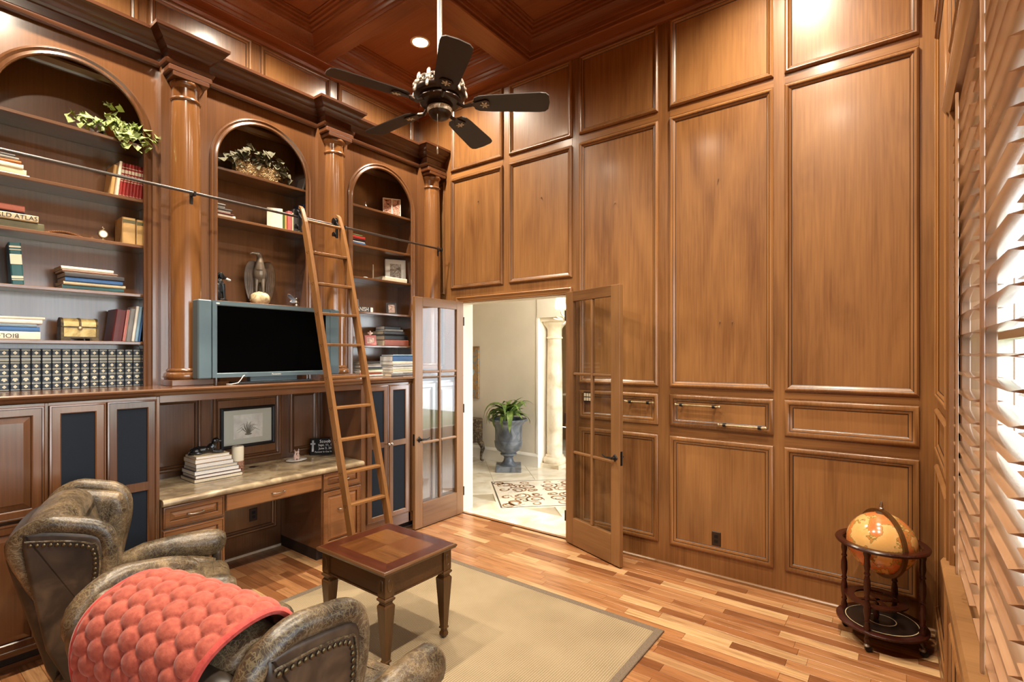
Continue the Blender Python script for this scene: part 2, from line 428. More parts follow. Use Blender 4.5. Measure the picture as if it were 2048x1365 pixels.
# ---- back wall with the double door opening
DX0, DX1, DZ = -4.075, -2.62, 2.44
mb = MB()
mb.box(XW-0.1, YB, 0, DX0, YB+0.2, 5.1); mb.box(DX1, YB, 0, XR+0.2, YB+0.2, 5.1); mb.box(DX0, YB, DZ, DX1, YB+0.2, 5.1)
wb = mb.build('wall_back', 'cherry_z', kind='structure', label='tall cherry panelled wall around the double doors')
colx = [(-4.215, -3.437), (-3.348, -2.570), (-2.487, -1.694), (-1.589, -0.776), (-0.700, 0.102)]
for i, (a0, a1) in enumerate(colx):
    panel(wb, mback, a0, 3.975, a1, 4.735)
    if i < 2: panel(wb, mback, a0, 2.595, a1, 3.89)
    else:
        panel(wb, mback, a0, 1.555, a1, 3.89)
        panel(wb, mback, a0, 1.217, a1, 1.487, prof=[(u*1.2, h) for u, h in MOULD], mat='cherry_z')
        panel(wb, mback, a0, 0.190, a1, 1.128, prof=[(u*1.2, h) for u, h in MOULD])
panel(wb, mback, -4.455, 2.55, -4.325, 3.89, prof=SMALLM)
panel(wb, mback, -4.455, 1.70, -4.325, 2.47, prof=SMALLM)
for a0, a1 in colx[2:]:
    for z0, z1 in ((1.498, 1.545), (1.138, 1.207)): MB().box(a0+0.002, YB-0.002, z0, a1-0.002, YB+0.01, z1).build('rail', 'cherry_x', wb)
for a0, a1 in colx: MB().box(a0, YB-0.002, 3.90, a1, YB+0.01, 3.965).build('rail', 'cherry_x', wb)
# base shoe and base rail
BASEP = [(0.0, 0.0), (0.020, 0.0), (0.020, 0.010), (0.014, 0.022), (0.004, 0.028), (0.0, 0.028)]
mb = MB().prism([(YB, 0.001), (YB-0.018, 0.001), (YB-0.016, 0.016), (YB-0.008, 0.024), (YB, 0.026)], lambda a, b, h: (h, a, b), DX1+0.02, XR)
mb.build('baseboard_back', 'door_x', kind='structure', smooth=30)
# door frame: jambs, head casing, white reveal towards the foyer
t1 = MB()
t1.box(DX0-0.035, YB-0.012, 0, DX0+0.012, YB+0.03, DZ); t1.box(DX1-0.012, YB-0.012, 0, DX1+0.035, YB+0.03, DZ)
t1.frame(DX0-0.05, -1.0, DX1+0.05, DZ+0.055, [(0.0, 0.0), (0.0, 0.022), (0.008, 0.028), (0.016, 0.022), (0.03, 0.012), (0.045, 0.010), (0.05, 0.006), (0.06, 0.006), (0.06, -0.03)], mback)
for i in range(len(t1.v)):
    if t1.v[i][2] < 0: t1.v[i] = (t1.v[i][0], t1.v[i][1], 0.0)
t1.build('trim_1', 'cherry_x', kind='structure', label='moulded cherry casing around the double door opening')
t2 = MB(); t2.box(DX0-0.002, YB+0.03, 0, DX0+0.015, YB+0.2, DZ); t2.box(DX1-0.015, YB+0.03, 0, DX1+0.002, YB+0.2, DZ); t2.box(DX0, YB+0.03, DZ-0.012, DX1, YB+0.2, DZ+0.002)
t2.build('trim_2', 'cream_wall', kind='structure', label='white painted reveal inside the doorway')
# ---- left wall, upper panels above the bookcase cornice, desk niche panels
wl = MB().box(XW-0.2, ROOM_Y0, 0, XW, YB+0.01, 5.1).build('wall_left', 'cherry_z', kind='structure', label='panelled wall behind the built-in bookcase')
for a0, a1 in ((0.62, 1.405), (1.478, 2.287), (2.37, 3.105), (3.20, 4.262)): panel(wl, mleft(XW), a0, 3.975, a1, 4.735)
# ---- right wall with the shuttered window
WY0, WY1, WZ0, WZ1 = -0.88, 3.10, 0.86, 2.97
mb = MB(); mb.box(XR, WY1, 0, XR+0.2, YB+0.2, 5.1); mb.box(XR, ROOM_Y0, 0, XR+0.2, WY1, WZ0); mb.box(XR, ROOM_Y0, WZ1, XR+0.2, WY1, 5.1); mb.box(XR, ROOM_Y0, WZ0, XR+0.2, WY0, WZ1)
wr = mb.build('wall_right', 'cherry_z', kind='structure', label='panelled wall holding the shuttered window')
for z0, z1 in ((3.975, 4.735), (1.555, 3.89), (1.217, 1.487), (0.190, 1.128)): panel(wr, mright, 3.30, z0, 4.27, z1)
for k in range(5):
    y0 = 2.31-0.79*k
    panel(wr, mright, y0, 3.975, y0+0.74, 4.735); panel(wr, mright, y0, 3.20, y0+0.74, 3.90); panel(wr, mright, y0, 0.16, y0+0.74, 0.62)
MB().prism([(XR, 0.001), (XR-0.018, 0.001), (XR-0.016, 0.016), (XR-0.008, 0.024), (XR, 0.026)], lambda a, b, h: (a, h, b), ROOM_Y0, YB-0.02).build('baseboard_right', 'door_x', kind='structure', smooth=30)
MB().prism([(XR, 0.026), (XR-0.014, 0.026), (XR-0.014, 0.12), (XR-0.006, 0.135), (XR, 0.14)], lambda a, b, h: (a, h, b), 3.12, YB-0.02).build('trim_6', 'cherry_x', kind='structure', label='tall base moulding on the window wall')
# window casing, sill, header
cas = MB()
cas.box(XR-0.018, WY1, WZ0-0.06, XR+0.02, WY1+0.085, WZ1+0.03); cas.box(XR-0.026, WY1+0.06, WZ0-0.06, XR, WY1+0.09, WZ1+0.03)
cas.build('trim_3', 'cherry_z', kind='structure', label='side casing of the shuttered window')
cas = MB().prism([(XR+0.13, 0.79), (XR-0.02, 0.79), (XR-0.03, 0.81), (XR-0.045, 0.825), (XR-0.045, 0.845), (XR-0.035, 0.8615), (XR+0.13, 0.8615)], lambda a, b, h: (a, h, b), ROOM_Y0, WY1+0.10)
cas.prism([(XR, 0.68), (XR-0.012, 0.68), (XR-0.03, 0.705), (XR-0.03, 0.725), (XR-0.012, 0.74), (XR, 0.745)], lambda a, b, h: (a, h, b), ROOM_Y0, WY1+0.10)
cas.build('trim_4', 'door_x', kind='structure', label='moulded sill under the shuttered window', smooth=30)
cas = MB().prism([(XR+0.02, 2.96), (XR-0.016, 2.96), (XR-0.026, 2.985), (XR-0.04, 3.01), (XR-0.04, 3.03), (XR-0.02, 3.06), (XR, 3.07), (XR+0.02, 3.07)], lambda a, b, h: (a, h, b), ROOM_Y0, WY1+0.10)
cas.prism([(XR, 3.10), (XR-0.02, 3.10), (XR-0.03, 3.12), (XR-0.02, 3.15), (XR, 3.16)], lambda a, b, h: (a, h, b), ROOM_Y0, WY1+0.10)
cas.build('trim_5', 'book_y', kind='structure', label='dark moulded header above the shuttered window', smooth=30)  # darker wood than the casing, carrying the header's shade
win = thing('window_1', 'tall window behind the open plantation shutters', None, (XR+0.3, 1.1, WZ0), kind='structure', world=True)
fr = MB()
for k in range(6):
    y0 = WY0+0.796*k; fr.box(XR+0.14, y0-0.03, WZ0, XR+0.19, y0+0.03, WZ1)
fr.box(XR+0.14, WY0, WZ0, XR+0.19, WY1, WZ0+0.05); fr.box(XR+0.14, WY0, WZ1-0.05, XR+0.19, WY1, WZ1); fr.box(XR+0.14, WY0, 1.9, XR+0.19, WY1, 1.94)
fr.build('window_frame', 'white_paint', win)
for k in range(5):
    for z0, z1 in ((WZ0+0.05, 1.9), (1.94, WZ1-0.05)):
        MB().box(XR+0.163, WY0+0.796*k+0.03, z0, XR+0.166, WY0+0.796*(k+1)-0.03, z1).build('pane', 'pane_glass', win)
blotch('lawn', [(0.3, srgb(84, 98, 60)), (0.6, srgb(128, 136, 96))], 2.0, 0.9)
MB().box(XR+0.2, -12, -0.5, 26, 14, -0.35).build('ground', 'lawn', kind='structure', label='lawn-coloured ground added outside the window')  # ground added to block sky light coming from below
# ---- rear wall behind the camera
MB().box(XW-0.1, ROOM_Y0-0.15, 0, XR+0.2, ROOM_Y0, 5.1).build('wall_rear', 'cherry_z', kind='structure', label='plain wood wall behind the viewpoint')
# ---- coffered ceiling
ce = MB().box(XW-0.1, ROOM_Y0-0.1, 5.05, XR+0.2, YB+0.2, 5.15).build('ceiling', 'ceil_x', kind='structure', label='coffered cherry ceiling with crossing beams')
CXS = [(-4.63, -3.22), (-2.98, -1.57), (-1.33, 0.05)]; CYS = [(2.985, 4.205), (1.59, 2.845), (0.20, 1.45), (-1.19, 0.06)]
BZ = 4.79
def beam(x0, y0, x1, y1, mat):
    MB().cbox(x0, y0, BZ+(0.002 if mat == 'ceil_x' else 0.0), x1, y1, 5.06, 0.006).build('beam', mat, ce)
beam(XW, ROOM_Y0, -4.63, YB, 'ceil_y'); beam(0.05, ROOM_Y0, XR, YB, 'ceil_y')
beam(-4.63, 4.205, 0.05, YB, 'ceil_x')
for a, b in ((2.845, 2.985), (1.45, 1.59), (0.06, 0.20)): beam(-4.63, a, 0.05, b, 'ceil_x')
for a, b in ((-3.22, -2.98), (-1.57, -1.33)): beam(a, ROOM_Y0, b, 4.205, 'ceil_y')
CROWN = [(0.0, 0.250), (0.006, 0.250), (0.006, 0.222), (0.018, 0.218), (0.024, 0.198), (0.024, 0.184), (0.038, 0.180), (0.046, 0.150), (0.064, 0.122), (0.088, 0.100), (0.092, 0.086), (0.110, 0.082), (0.114, 0.060), (0.136, 0.056), (0.140, 0.034), (0.158, 0.030), (0.162, 0.012), (0.178, 0.010), (0.178, 0.0)]
for xs in CXS:
    for ys in CYS:
        MB().frame(xs[0], ys[0], xs[1], ys[1], CROWN, lambda a, b, h: (a, b, 5.05-h)).build('coffer_crown', 'ceil_x', ce, smooth=25)
# crown where the beams meet the walls
CW = [(0.0, 0.0), (0.006, 0.0), (0.012, 0.012), (0.03, 0.028), (0.034, 0.05), (0.0, 0.06)]
MB().prism([(YB, 4.735), (YB-0.008, 4.735), (YB-0.012, 4.75), (YB-0.03, 4.77), (YB-0.035, 4.792), (YB, 4.792)], lambda a, b, h: (h, a, b), XW, XR).build('trim_7', 'ceil_x', kind='structure', label='crown strip under the ceiling on the door wall')
MB().prism([(XW, 4.735), (XW+0.008, 4.735), (XW+0.012, 4.75), (XW+0.03, 4.77), (XW+0.035, 4.792), (XW, 4.792)], lambda a, b, h: (a, h, b), ROOM_Y0, YB).build('trim_8', 'ceil_y', kind='structure', label='crown strip under the ceiling above the bookcase')
# ---- recessed ceiling lights
NAMES = {(0, 0): 'lit recessed downlight in the corner coffer above the bookcase end', (2, 0): 'recessed downlight in the coffer above the globe',
         (0, 1): 'recessed downlight in the coffer above the desk', (2, 1): 'recessed downlight in the coffer beside the window',
         (0, 2): 'recessed downlight in the coffer above the far armchair', (1, 2): 'recessed downlight in the coffer above the near armchair', (2, 2): 'recessed downlight in the coffer above the viewpoint'}
for (i, j), lab in NAMES.items():
    x = sum(CXS[i])/2; y = sum(CYS[j])/2
    t = thing('recessed_light', lab, 'ceiling light', (x, y, 5.05), group='recessed ceiling lights')
    Mz = Matrix.Identity(4)
    MB().lathe([(0.078, -0.001), (0.100, -0.001), (0.101, -0.006), (0.094, -0.010), (0.080, -0.009), (0.076, -0.004)], 28, caps=False).build('trim_ring', 'can_trim', t, smooth=40)
    MB().lathe([(0.0005, -0.0035), (0.078, -0.0035)], 28, caps=False).build('lens', 'lamp_disc', t)
    l = bpy.data.lights.new('downlight', 'SPOT'); l.energy = CAN_POWER; l.color = (1.0, 0.86, 0.68); l.spot_size = R(146); l.spot_blend = 0.8; l.shadow_soft_size = 0.055
    o = bpy.data.objects.new('downlight', l); COL.objects.link(o); o.parent = t; o.location = (0, 0, -0.03)

# ---- double doors (glazed leaves, six panes each)
def leaf(name, label, hinge, ang, sgn):
    """leaf built along +x from the hinge; ang = direction it points to"""
    Wd, T, Hh = 0.735, 0.042, 2.425
    root = thing(name, label, None, (hinge[0], hinge[1], 0.012), ang, kind='structure')
    SW = 0.108
    f = lambda: MB()
    f().cbox(0, -T/2, 0, SW, T/2, Hh, 0.003).build('stile', 'door_z', root)
    f().cbox(Wd-SW, -T/2, 0, Wd, T/2, Hh, 0.003).build('stile', 'door_z', root)
    f().cbox(SW, -T/2, 0, Wd-SW, T/2, 0.255, 0.002).build('rail', 'door_x', root)
    f().cbox(SW, -T/2, 2.33, Wd-SW, T/2, Hh, 0.002).build('rail', 'door_x', root)
    zs = [0.255, 0.885, 1.635, 2.33]; xm = Wd/2
    for z in zs[1:3]:
        for xa, xb in ((SW, xm-0.013), (xm+0.013, Wd-SW)): f().cbox(xa, -T/2+0.004, z-0.013, xb, T/2-0.004, z+0.013, 0.006).build('muntin', 'door_x', root)
    f().cbox(xm-0.013, -T/2+0.003, 0.255, xm+0.013, T/2-0.003, 2.33, 0.006).build('muntin', 'door_z', root)
    for k in range(3):
        for xa, xb in ((SW, xm-0.013), (xm+0.013, Wd-SW)):
            f().box(xa-0.004, -0.0025, zs[k]+(0.013 if k else 0)-0.004, xb+0.004, 0.0025, zs[k+1]-(0.013 if k < 2 else 0)+0.004).build('pane', 'pane_glass', root)
    for s in (-1, 1):
        h = MB(); M = Matrix.Translation((Wd-0.055, s*T/2, 0.93)) @ Matrix.Rotation(R(-90*s), 4, 'X')
        h.lathe([(0.0, 0.0), (0.033, 0.0), (0.033, 0.005), (0.027, 0.009), (0.013, 0.011), (0.011, 0.045), (0.0, 0.046)], 4 if s*sgn > 0 else 4, M, caps=False)
        hh = h.build('handle', 'iron', root)
        y = s*(T/2+0.045)
        MB().tube([(Wd-0.05, y, 0.93), (Wd-0.08, y+s*0.004, 0.934), (Wd-0.12, y, 0.928), (Wd-0.155, y-s*0.004, 0.934), (Wd-0.17, y-s*0.004, 0.946)], [0.010, 0.009, 0.0075, 0.006, 0.004], 8).build('lever', 'iron', hh, smooth=40)
    MB().box(Wd-0.001, -0.012, 0.87, Wd+0.0015, 0.012, 0.99).build('latch_plate', 'iron', root)
    for z in (0.25, 1.2, 2.2): MB().lathe([(0.008, -0.05), (0.008, 0.05)], 8, Matrix.Translation((-0.004, sgn*(T/2), z))).build('hinge', 'iron', root)
    return root
leaf('door_1', 'glazed oak coloured door leaf open against the bookcase', (-4.018, 4.325), R(-90), 1)
leaf('door_2', 'glazed brown door leaf open against the panelled wall', (-2.585, 4.285), R(-20.2), -1)
MB().box(DX0, YB-0.01, -0.02, DX1, YB+0.03, 0.004).build('trim_9', 'plank_wood', kind='structure', label='wooden threshold strip under the doorway')
# ================================================================== FOYER BEYOND THE DOORS
def tile_mat():
    m, nt, b = nmat('travertine')
    n = node(nt, 'ShaderNodeTexNoise'); n.inputs['Scale'].default_value = 3.0; n.inputs['Detail'].default_value = 7; n.inputs['Distortion'].default_value = 1.0
    nt.links.new(tex_coords(nt, (1, 1, 1), 9.0), n.inputs['Vector'])
    nt.links.new(ramp(nt, n.outputs[0], [(0.3, srgb(206, 190, 160)), (0.55, srgb(232, 222, 200)), (0.75, srgb(242, 235, 218))]), b.inputs['Base Color'])
    b.inputs['Roughness'].default_value = 0.22
tile_mat()
plain('grout', srgb(176, 162, 136), 0.7)
FY0 = YB+0.2; FW = 6.80
ff = MB().box(-8.5, FY0-0.17, -0.13, -0.9, 11.0, -0.010).build('floor', 'grout', kind='structure', label='pale travertine tile floor laid diagonally in the foyer')
# diagonal tiles
cx, cy = -3.783, 5.636; hs = 0.63; S = 0.61; tm = MB().cbox(-S/2+0.002, -S/2+0.002, -0.012, S/2-0.002, S/2-0.002, 0.0, 0.0015).mesh('tile', 'travertine')
for i in range(-9, 10):
    for j in range(-9, 10):
        u, v = (i+0.5)*S+0.02, (j+0.5)*S+0.02
        x = cx+(u-v)*0.70711; y = cy+(u+v)*0.70711
        if abs(u) < hs+0.2 and abs(v) < hs+0.2: continue
        if not (FY0+0.30 < y < 8.6 and -7.4 < x < -1.4): continue
        o = put('tile', tm, ff); o.location = (x, y, 0); o.rotation_euler = (0, 0, R(45))
MB().box(-8.4, FY0-0.165, -0.012, -1.0, FY0+0.36, -0.001).build('border_tile', 'travertine', ff)
# mosaic medallion with scroll work
Mm = Matrix.Translation((cx, cy, 0)) @ Matrix.Rotation(R(45), 4, 'Z')
med = thing('floor_medallion', 'square marble mosaic medallion with brown scrollwork set in the foyer floor', 'mosaic', (cx, cy, 0), R(45))
plain('mosaic_field', srgb(236, 224, 202), 0.25, var=0.03); plain('mosaic_brown', srgb(150, 108, 70), 0.3); plain('mosaic_line', srgb(96, 84, 70), 0.3)
MB().box(-0.66, -0.66, -0.012, 0.66, 0.66, 0.0005).build('field', 'mosaic_field', med)
MB().frame(-0.63, -0.63, 0.63, 0.63, [(0, 0), (0, 0.0015), (0.02, 0.0015), (0.02, 0)], ID).build('border_line', 'mosaic_line', med)
def ribbon(pts, w, z=0.0015):
    vs = []; fs = []
    for i, p in enumerate(pts):
        q = pts[min(i+1, len(pts)-1)]; r = pts[max(i-1, 0)]; dx, dy = q[0]-r[0], q[1]-r[1]; l = math.hypot(dx, dy) or 1
        ww = w*math.sin(math.pi*(0.12+0.76*i/(len(pts)-1)))
        vs += [(p[0]-dy/l*ww, p[1]+dx/l*ww, z), (p[0]+dy/l*ww, p[1]-dx/l*ww, z)]
    for i in range(len(pts)-1): fs.append((2*i, 2*i+1, 2*i+3, 2*i+2))
    return vs, fs
sc = MB()
for q in range(4):
    for sgn in (1, -1):
        for (ox, oy, r0, a0, turns) in ((0.30, 0.14, 0.15, 0, 1.15), (0.45, 0.42, 0.12, 60, 1.1), (0.14, 0.33, 0.10, 150, 1.1), (0.50, 0.18, 0.08, 200, 1.0), (0.52, 0.52, 0.09, 20, 1.2), (0.12, 0.10, 0.07, 90, 1.0), (0.36, 0.30, 0.06, 250, 1.0)):
            pts = []
            for k in range(15):
                t = k/14; rr = r0*(1-0.75*t); a = R(a0)+sgn*2*math.pi*turns*t
                px, py = ox+rr*math.cos(a), sgn*oy+rr*math.sin(a); c, s_ = math.cos(q*math.pi/2), math.sin(q*math.pi/2)
                pts.append((px*c-py*s_, px*s_+py*c))
            sc.add(*ribbon(pts, 0.014))
sc.build('scrollwork', 'mosaic_brown', med, kind='stuff')
# walls of the foyer
fw_ = MB().box(-8.5, FW, 0, -4.66, FW+0.38, 4.0).build('wall_foyer', 'cream_wall', kind='structure', label='plain cream wall of the foyer beyond the doors')
MB().box(-4.68, FW-0.012, 0, -4.645, FW+0.39, 2.42).build('trim_10', 'white_paint', kind='structure', label='white corner casing at the end of the foyer wall')
mb = MB(); mb.box(-4.66, FW-0.02, 2.42, -2.0, FW+0.48, 4.0)
mb.build('wall_foyer_header', 'cream_wall', kind='structure')
MB().prism([(FW, 0), (FW-0.018, 0), (FW-0.018, 0.16), (FW-0.026, 0.175), (FW-0.018, 0.20), (FW-0.006, 0.215), (FW, 0.22)], lambda a, b, h: (h, a, b), -8.4, -4.64).build('baseboard_foyer', 'white_paint', kind='structure', smooth=30)
mb = MB(); mb.box(-8.6, FY0-0.2, 0, -8.5, 11, 4.0); mb.box(-8.6, 11, 0, -0.8, 11.1, 4.0); mb.build('wall_foyer_far', 'tan_wall', kind='structure')
mb = MB(); mb.box(-0.9, FY0, 0, -0.8, 5.2, 4.0); mb.box(-0.9, 7.8, 0, -0.8, 11, 4.0); mb.box(-0.9, 5.2, 3.0, -0.8, 7.8, 4.0); mb.box(-0.9, 5.2, 0, -0.8, 7.8, 0.4)  # unseen side wall; opening added and sized to let sky light in
mb.build('wall_foyer_right', 'cream_wall', kind='structure')
MB().box(-8.6, FY0-0.02, 0, DX0, FY0, 4.0).box(DX1, FY0-0.02, 0, -0.8, FY0, 4.0).box(DX0, FY0-0.02, DZ, DX1, FY0, 4.0).build('wall_foyer_near', 'cream_wall', kind='structure')
MB().box(-8.6, FY0-0.02, 4.0, -0.8, 11.1, 4.1).build('ceiling_foyer', 'white_paint', kind='structure')
# stone column
blotch('stone', [(0.25, srgb(204, 182, 148)), (0.5, srgb(232, 216, 188)), (0.75, srgb(244, 234, 214))], 5, 0.5, bump=0.15)
co = thing('stone_column', 'round cream travertine column standing in the foyer opening', 'column', (-4.50, 7.06, 0))
MB().box(-0.20, -0.20, 0, 0.20, 0.20, 0.06).build('plinth', 'stone', co)
MB().lathe([(0.175, 0.06), (0.19, 0.09), (0.19, 0.12), (0.172, 0.15), (0.15, 0.165), (0.15, 0.18), (0.135, 0.20)], 28).build('base', 'stone', co, smooth=40)
MB().lathe([(0.128, 0.20), (0.130, 0.9), (0.124, 1.6), (0.115, 2.08)], 28).build('shaft', 'stone', co, smooth=40)
MB().lathe([(0.118, 2.08), (0.132, 2.09), (0.132, 2.11), (0.118, 2.12), (0.120, 2.24), (0.135, 2.27), (0.17, 2.31), (0.185, 2.325), (0.19, 2.36)], 28).build('capital', 'stone', co, smooth=40)
MB().box(-0.215, -0.215, 2.36, 0.215, 0.215, 2.42).build('abacus', 'stone', co)
# urn with plant
blotch('urn_glaze', [(0.2, srgb(46, 50, 56)), (0.45, srgb(86, 92, 100)), (0.6, srgb(118, 122, 126)), (0.8, srgb(70, 66, 62))], 5, 0.32, detail=8, distort=1.2, bump=0.1)
ux, uy = -4.93, 6.38
un = thing('stone_urn', 'large grey stone urn on a square foot holding the foyer plant', 'urn', (ux, uy, 0))
MB().cbox(-0.20, -0.20, 0.001, 0.20, 0.20, 0.085, 0.008).build('foot', 'urn_glaze', un).rotation_euler = (0, 0, R(37))
MB().lathe([(0.155, 0.085), (0.12, 0.10), (0.08, 0.15), (0.07, 0.20), (0.085, 0.23), (0.125, 0.245), (0.13, 0.265), (0.11, 0.275), (0.12, 0.285), (0.18, 0.32), (0.215, 0.38), (0.225, 0.46), (0.21, 0.475), (0.213, 0.49), (0.212, 0.62), (0.225, 0.72), (0.265, 0.77), (0.30, 0.785), (0.305, 0.80), (0.29, 0.815), (0.25, 0.805), (0.22, 0.76), (0.21, 0.70), (0.0, 0.70)], 32, caps=False).build('bowl', 'urn_glaze', un, smooth=50)
plain('soil', srgb(52, 38, 28), 0.9)
MB().lathe([(0.0005, 0.745), (0.21, 0.735)], 24, caps=False).build('soil', 'soil', un)
def leaf_mesh(L, w, bend, fold=0.25, n=7):
    """strap leaf along +x bending down"""
    vs = []; fs = []
    for i in range(n+1):
        t = i/n; ww = w*math.sin(math.pi*min(1, 0.08+0.92*t))**0.8*(1-0.3*t) if i < n else 0.001
        x = L*t*math.cos(bend*t*0.6); z = L*t*0.55-bend*L*t*t*0.55
        vs += [(x, -ww, z+fold*ww), (x, 0, z), (x, ww, z+fold*ww)]
    for i in range(n):
        for k in (0, 1): fs.append((3*i+k, 3*i+k+1, 3*i+k+4, 3*i+k+3))
    mb = MB(); mb.add(vs, fs); return mb
blotch('leaf_green', [(0.3, srgb(58, 82, 34)), (0.55, srgb(108, 132, 58)), (0.75, srgb(160, 172, 92))], 9, 0.42)
pl = thing('dracaena_plant', 'bushy green strap-leaved plant growing in the grey urn', 'plant', (ux, uy, 0.745))
lm = [leaf_mesh(0.50, 0.050, 1.25).mesh('leaf', 'leaf_green', 60), leaf_mesh(0.58, 0.054, 1.7).mesh('leaf', 'leaf_green', 60), leaf_mesh(0.40, 0.046, 0.7).mesh('leaf', 'leaf_green', 60)]
for sx, sy, sh in ((0.03, 0.0, 0.24), (-0.06, 0.05, 0.18), (0.05, -0.07, 0.14), (-0.03, -0.06, 0.2)):
    MB().tube([(sx*0.7, sy*0.7, -0.003), (sx, sy, sh*0.6), (sx, sy, sh)], 0.009, 6).build('cane', 'soil', pl, smooth=40)
    for k in range(13):
        o = put('leaf', lm[k % 3], pl); o.location = (sx, sy, sh*random.uniform(0.55, 1.0))
        o.rotation_euler = (random.uniform(-0.3, 0.3), random.uniform(-0.6, 0.25), k*2.4+random.uniform(-0.3, 0.3)); s = random.uniform(0.75, 1.1); o.scale = (s, s, s)
# painting, carved chest with bowl, chandelier, cabinet behind the column
blotch('canvas_paint', [(0.2, srgb(84, 58, 38)), (0.4, srgb(150, 112, 70)), (0.52, srgb(176, 142, 96)), (0.62, srgb(110, 128, 138)), (0.8, srgb(196, 176, 140))], 7, 0.7, detail=8, distort=2.0)
pt = thing('painting', 'unframed brown abstract canvas on the cream foyer wall', 'painting', (-6.32, FW, 1.05))
MB().cbox(-0.43, -0.045, 0.0, 0.43, -0.004, 0.92, 0.004).build('canvas', 'canvas_paint', pt)
plain('bird_blue', srgb(150, 176, 190), 0.6, var=0.2)
MB().ell((0.2, -0.047, 0.42), (0.16, 0.004, 0.07), 16, 8, Matrix.Rotation(R(-28), 4, 'Y')).build('bird_shape', 'bird_blue', pt, smooth=60)
blotch('carved_black', [(0.3, srgb(30, 24, 20)), (0.5, srgb(74, 60, 44)), (0.62, srgb(140, 120, 88)), (0.8, srgb(40, 32, 26))], 26, 0.4, bump=0.5)
ch = thing('carved_chest', 'dark carved console on curved legs by the foyer wall', 'chest', (-6.14, 6.45, 0))
MB().slab(rrect(-0.55, 0.33, 0.44, 0.74, 0.03), 0.42, 0.015, lambda a, b, h: (a, h, b)).build('body', 'carved_black', ch, smooth=40)
for sx, sy in ((0.42, -0.17), (0.42, 0.17), (-0.52, -0.17), (-0.52, 0.17)):
    sg = 1 if sx > 0 else -1
    MB().tube([(sx-sg*0.05, sy, 0.36), (sx+sg*0.02, sy, 0.30), (sx+sg*0.05, sy, 0.22), (sx+sg*0.01, sy, 0.10), (sx+sg*0.01, sy, 0.03), (sx+sg*0.05, sy, 0.02), (sx+sg*0.06, sy, 0.018)], [0.045, 0.05, 0.038, 0.022, 0.02, 0.022, 0.017], 8).build('leg', 'carved_black', ch, smooth=50)
MB().prism([(-0.5, 0.33), (-0.4, 0.24), (-0.2, 0.29), (-0.05, 0.23), (0.1, 0.29), (0.3, 0.24), (0.4, 0.33)], lambda a, b, h: (a, h, b), -0.19, -0.15).build('apron', 'carved_black', ch)
plain('terracotta', srgb(186, 122, 88), 0.6, var=0.1)
MB().lathe([(0.0, 0.0), (0.07, 0.0), (0.12, 0.05), (0.13, 0.09), (0.125, 0.09), (0.11, 0.05), (0.0, 0.02)], 20, caps=False).build('bowl', 'terracotta', None, 50, 'small terracotta bowl resting on the carved console', 'bowl').location = (-5.90, 6.42, 0.741)
emit('shade_glow', (1.0, 0.93, 0.80), 6.0)
blotch('antler', [(0.3, srgb(190, 170, 140)), (0.7, srgb(244, 236, 220))], 20, 0.5)
cl = thing('chandelier', 'white branching chandelier with small glowing shades in the foyer', 'chandelier', (-3.34, 6.04, 2.30))
MB().tube([(0, 0, 0.0), (0, 0, 1.7)], 0.012, 8).build('stem', 'antler', cl)
for k in range(8):
    a = R(188)+k*math.pi/4; c, s_ = math.cos(a), math.sin(a)
    MB().tube([(0, 0, 0.05), (0.12*c, 0.12*s_, -0.03), (0.26*c, 0.26*s_, -0.02), (0.36*c, 0.36*s_, 0.06), (0.38*c, 0.38*s_, 0.14)], [0.016, 0.015, 0.014, 0.012, 0.012], 6).build('arm', 'antler', cl, smooth=50)
    for dx, dz in ((0.15, 0.10), (0.22, -0.10), (0.30, -0.06), (0.44, 0.03)):
        MB().tube([(dx*0.8*c, dx*0.8*s_, 0.0), (dx*c-0.05*s_, dx*s_+0.05*c, dz*0.6), (dx*1.05*c-0.07*s_, dx*1.05*s_+0.07*c, dz)], [0.011, 0.009, 0.004], 5).build('branch', 'antler', cl, smooth=50)
    MB().lathe([(0.075, 0.16), (0.050, 0.30)], 20, Matrix.Translation((0.38*c, 0.38*s_, 0)), caps=False).build('shade', 'shade_glow', cl, smooth=60)
l = bpy.data.lights.new('chandelier_bulbs', 'POINT'); l.energy = 70; l.color = (1, 0.92, 0.80); l.shadow_soft_size = 0.3
o = bpy.data.objects.new('chandelier_bulbs', l); COL.objects.link(o); o.parent = cl; o.location = (0, 0, 0.45)
cb = thing('wood_cabinet', 'dark wood cabinet seen beyond the stone column', 'cabinet', (-4.75, 9.6, 0))
MB().cbox(-0.9, -0.3, 0.08, 1.3, 0.3, 0.95, 0.01).build('body', 'book_z', cb); MB().cbox(-0.95, -0.35, 0.95, 1.35, 0.33, 1.0, 0.01).build('top', 'stone', cb)
for k in range(4): MB().cbox(-0.86+0.55*k, -0.325, 0.14, -0.36+0.55*k, -0.30, 0.9, 0.006).build('door', 'book_z', cb)
MB().box(-0.9, -0.26, 0, 1.3, 0.26, 0.08).build('plinth', 'toe_black', cb)
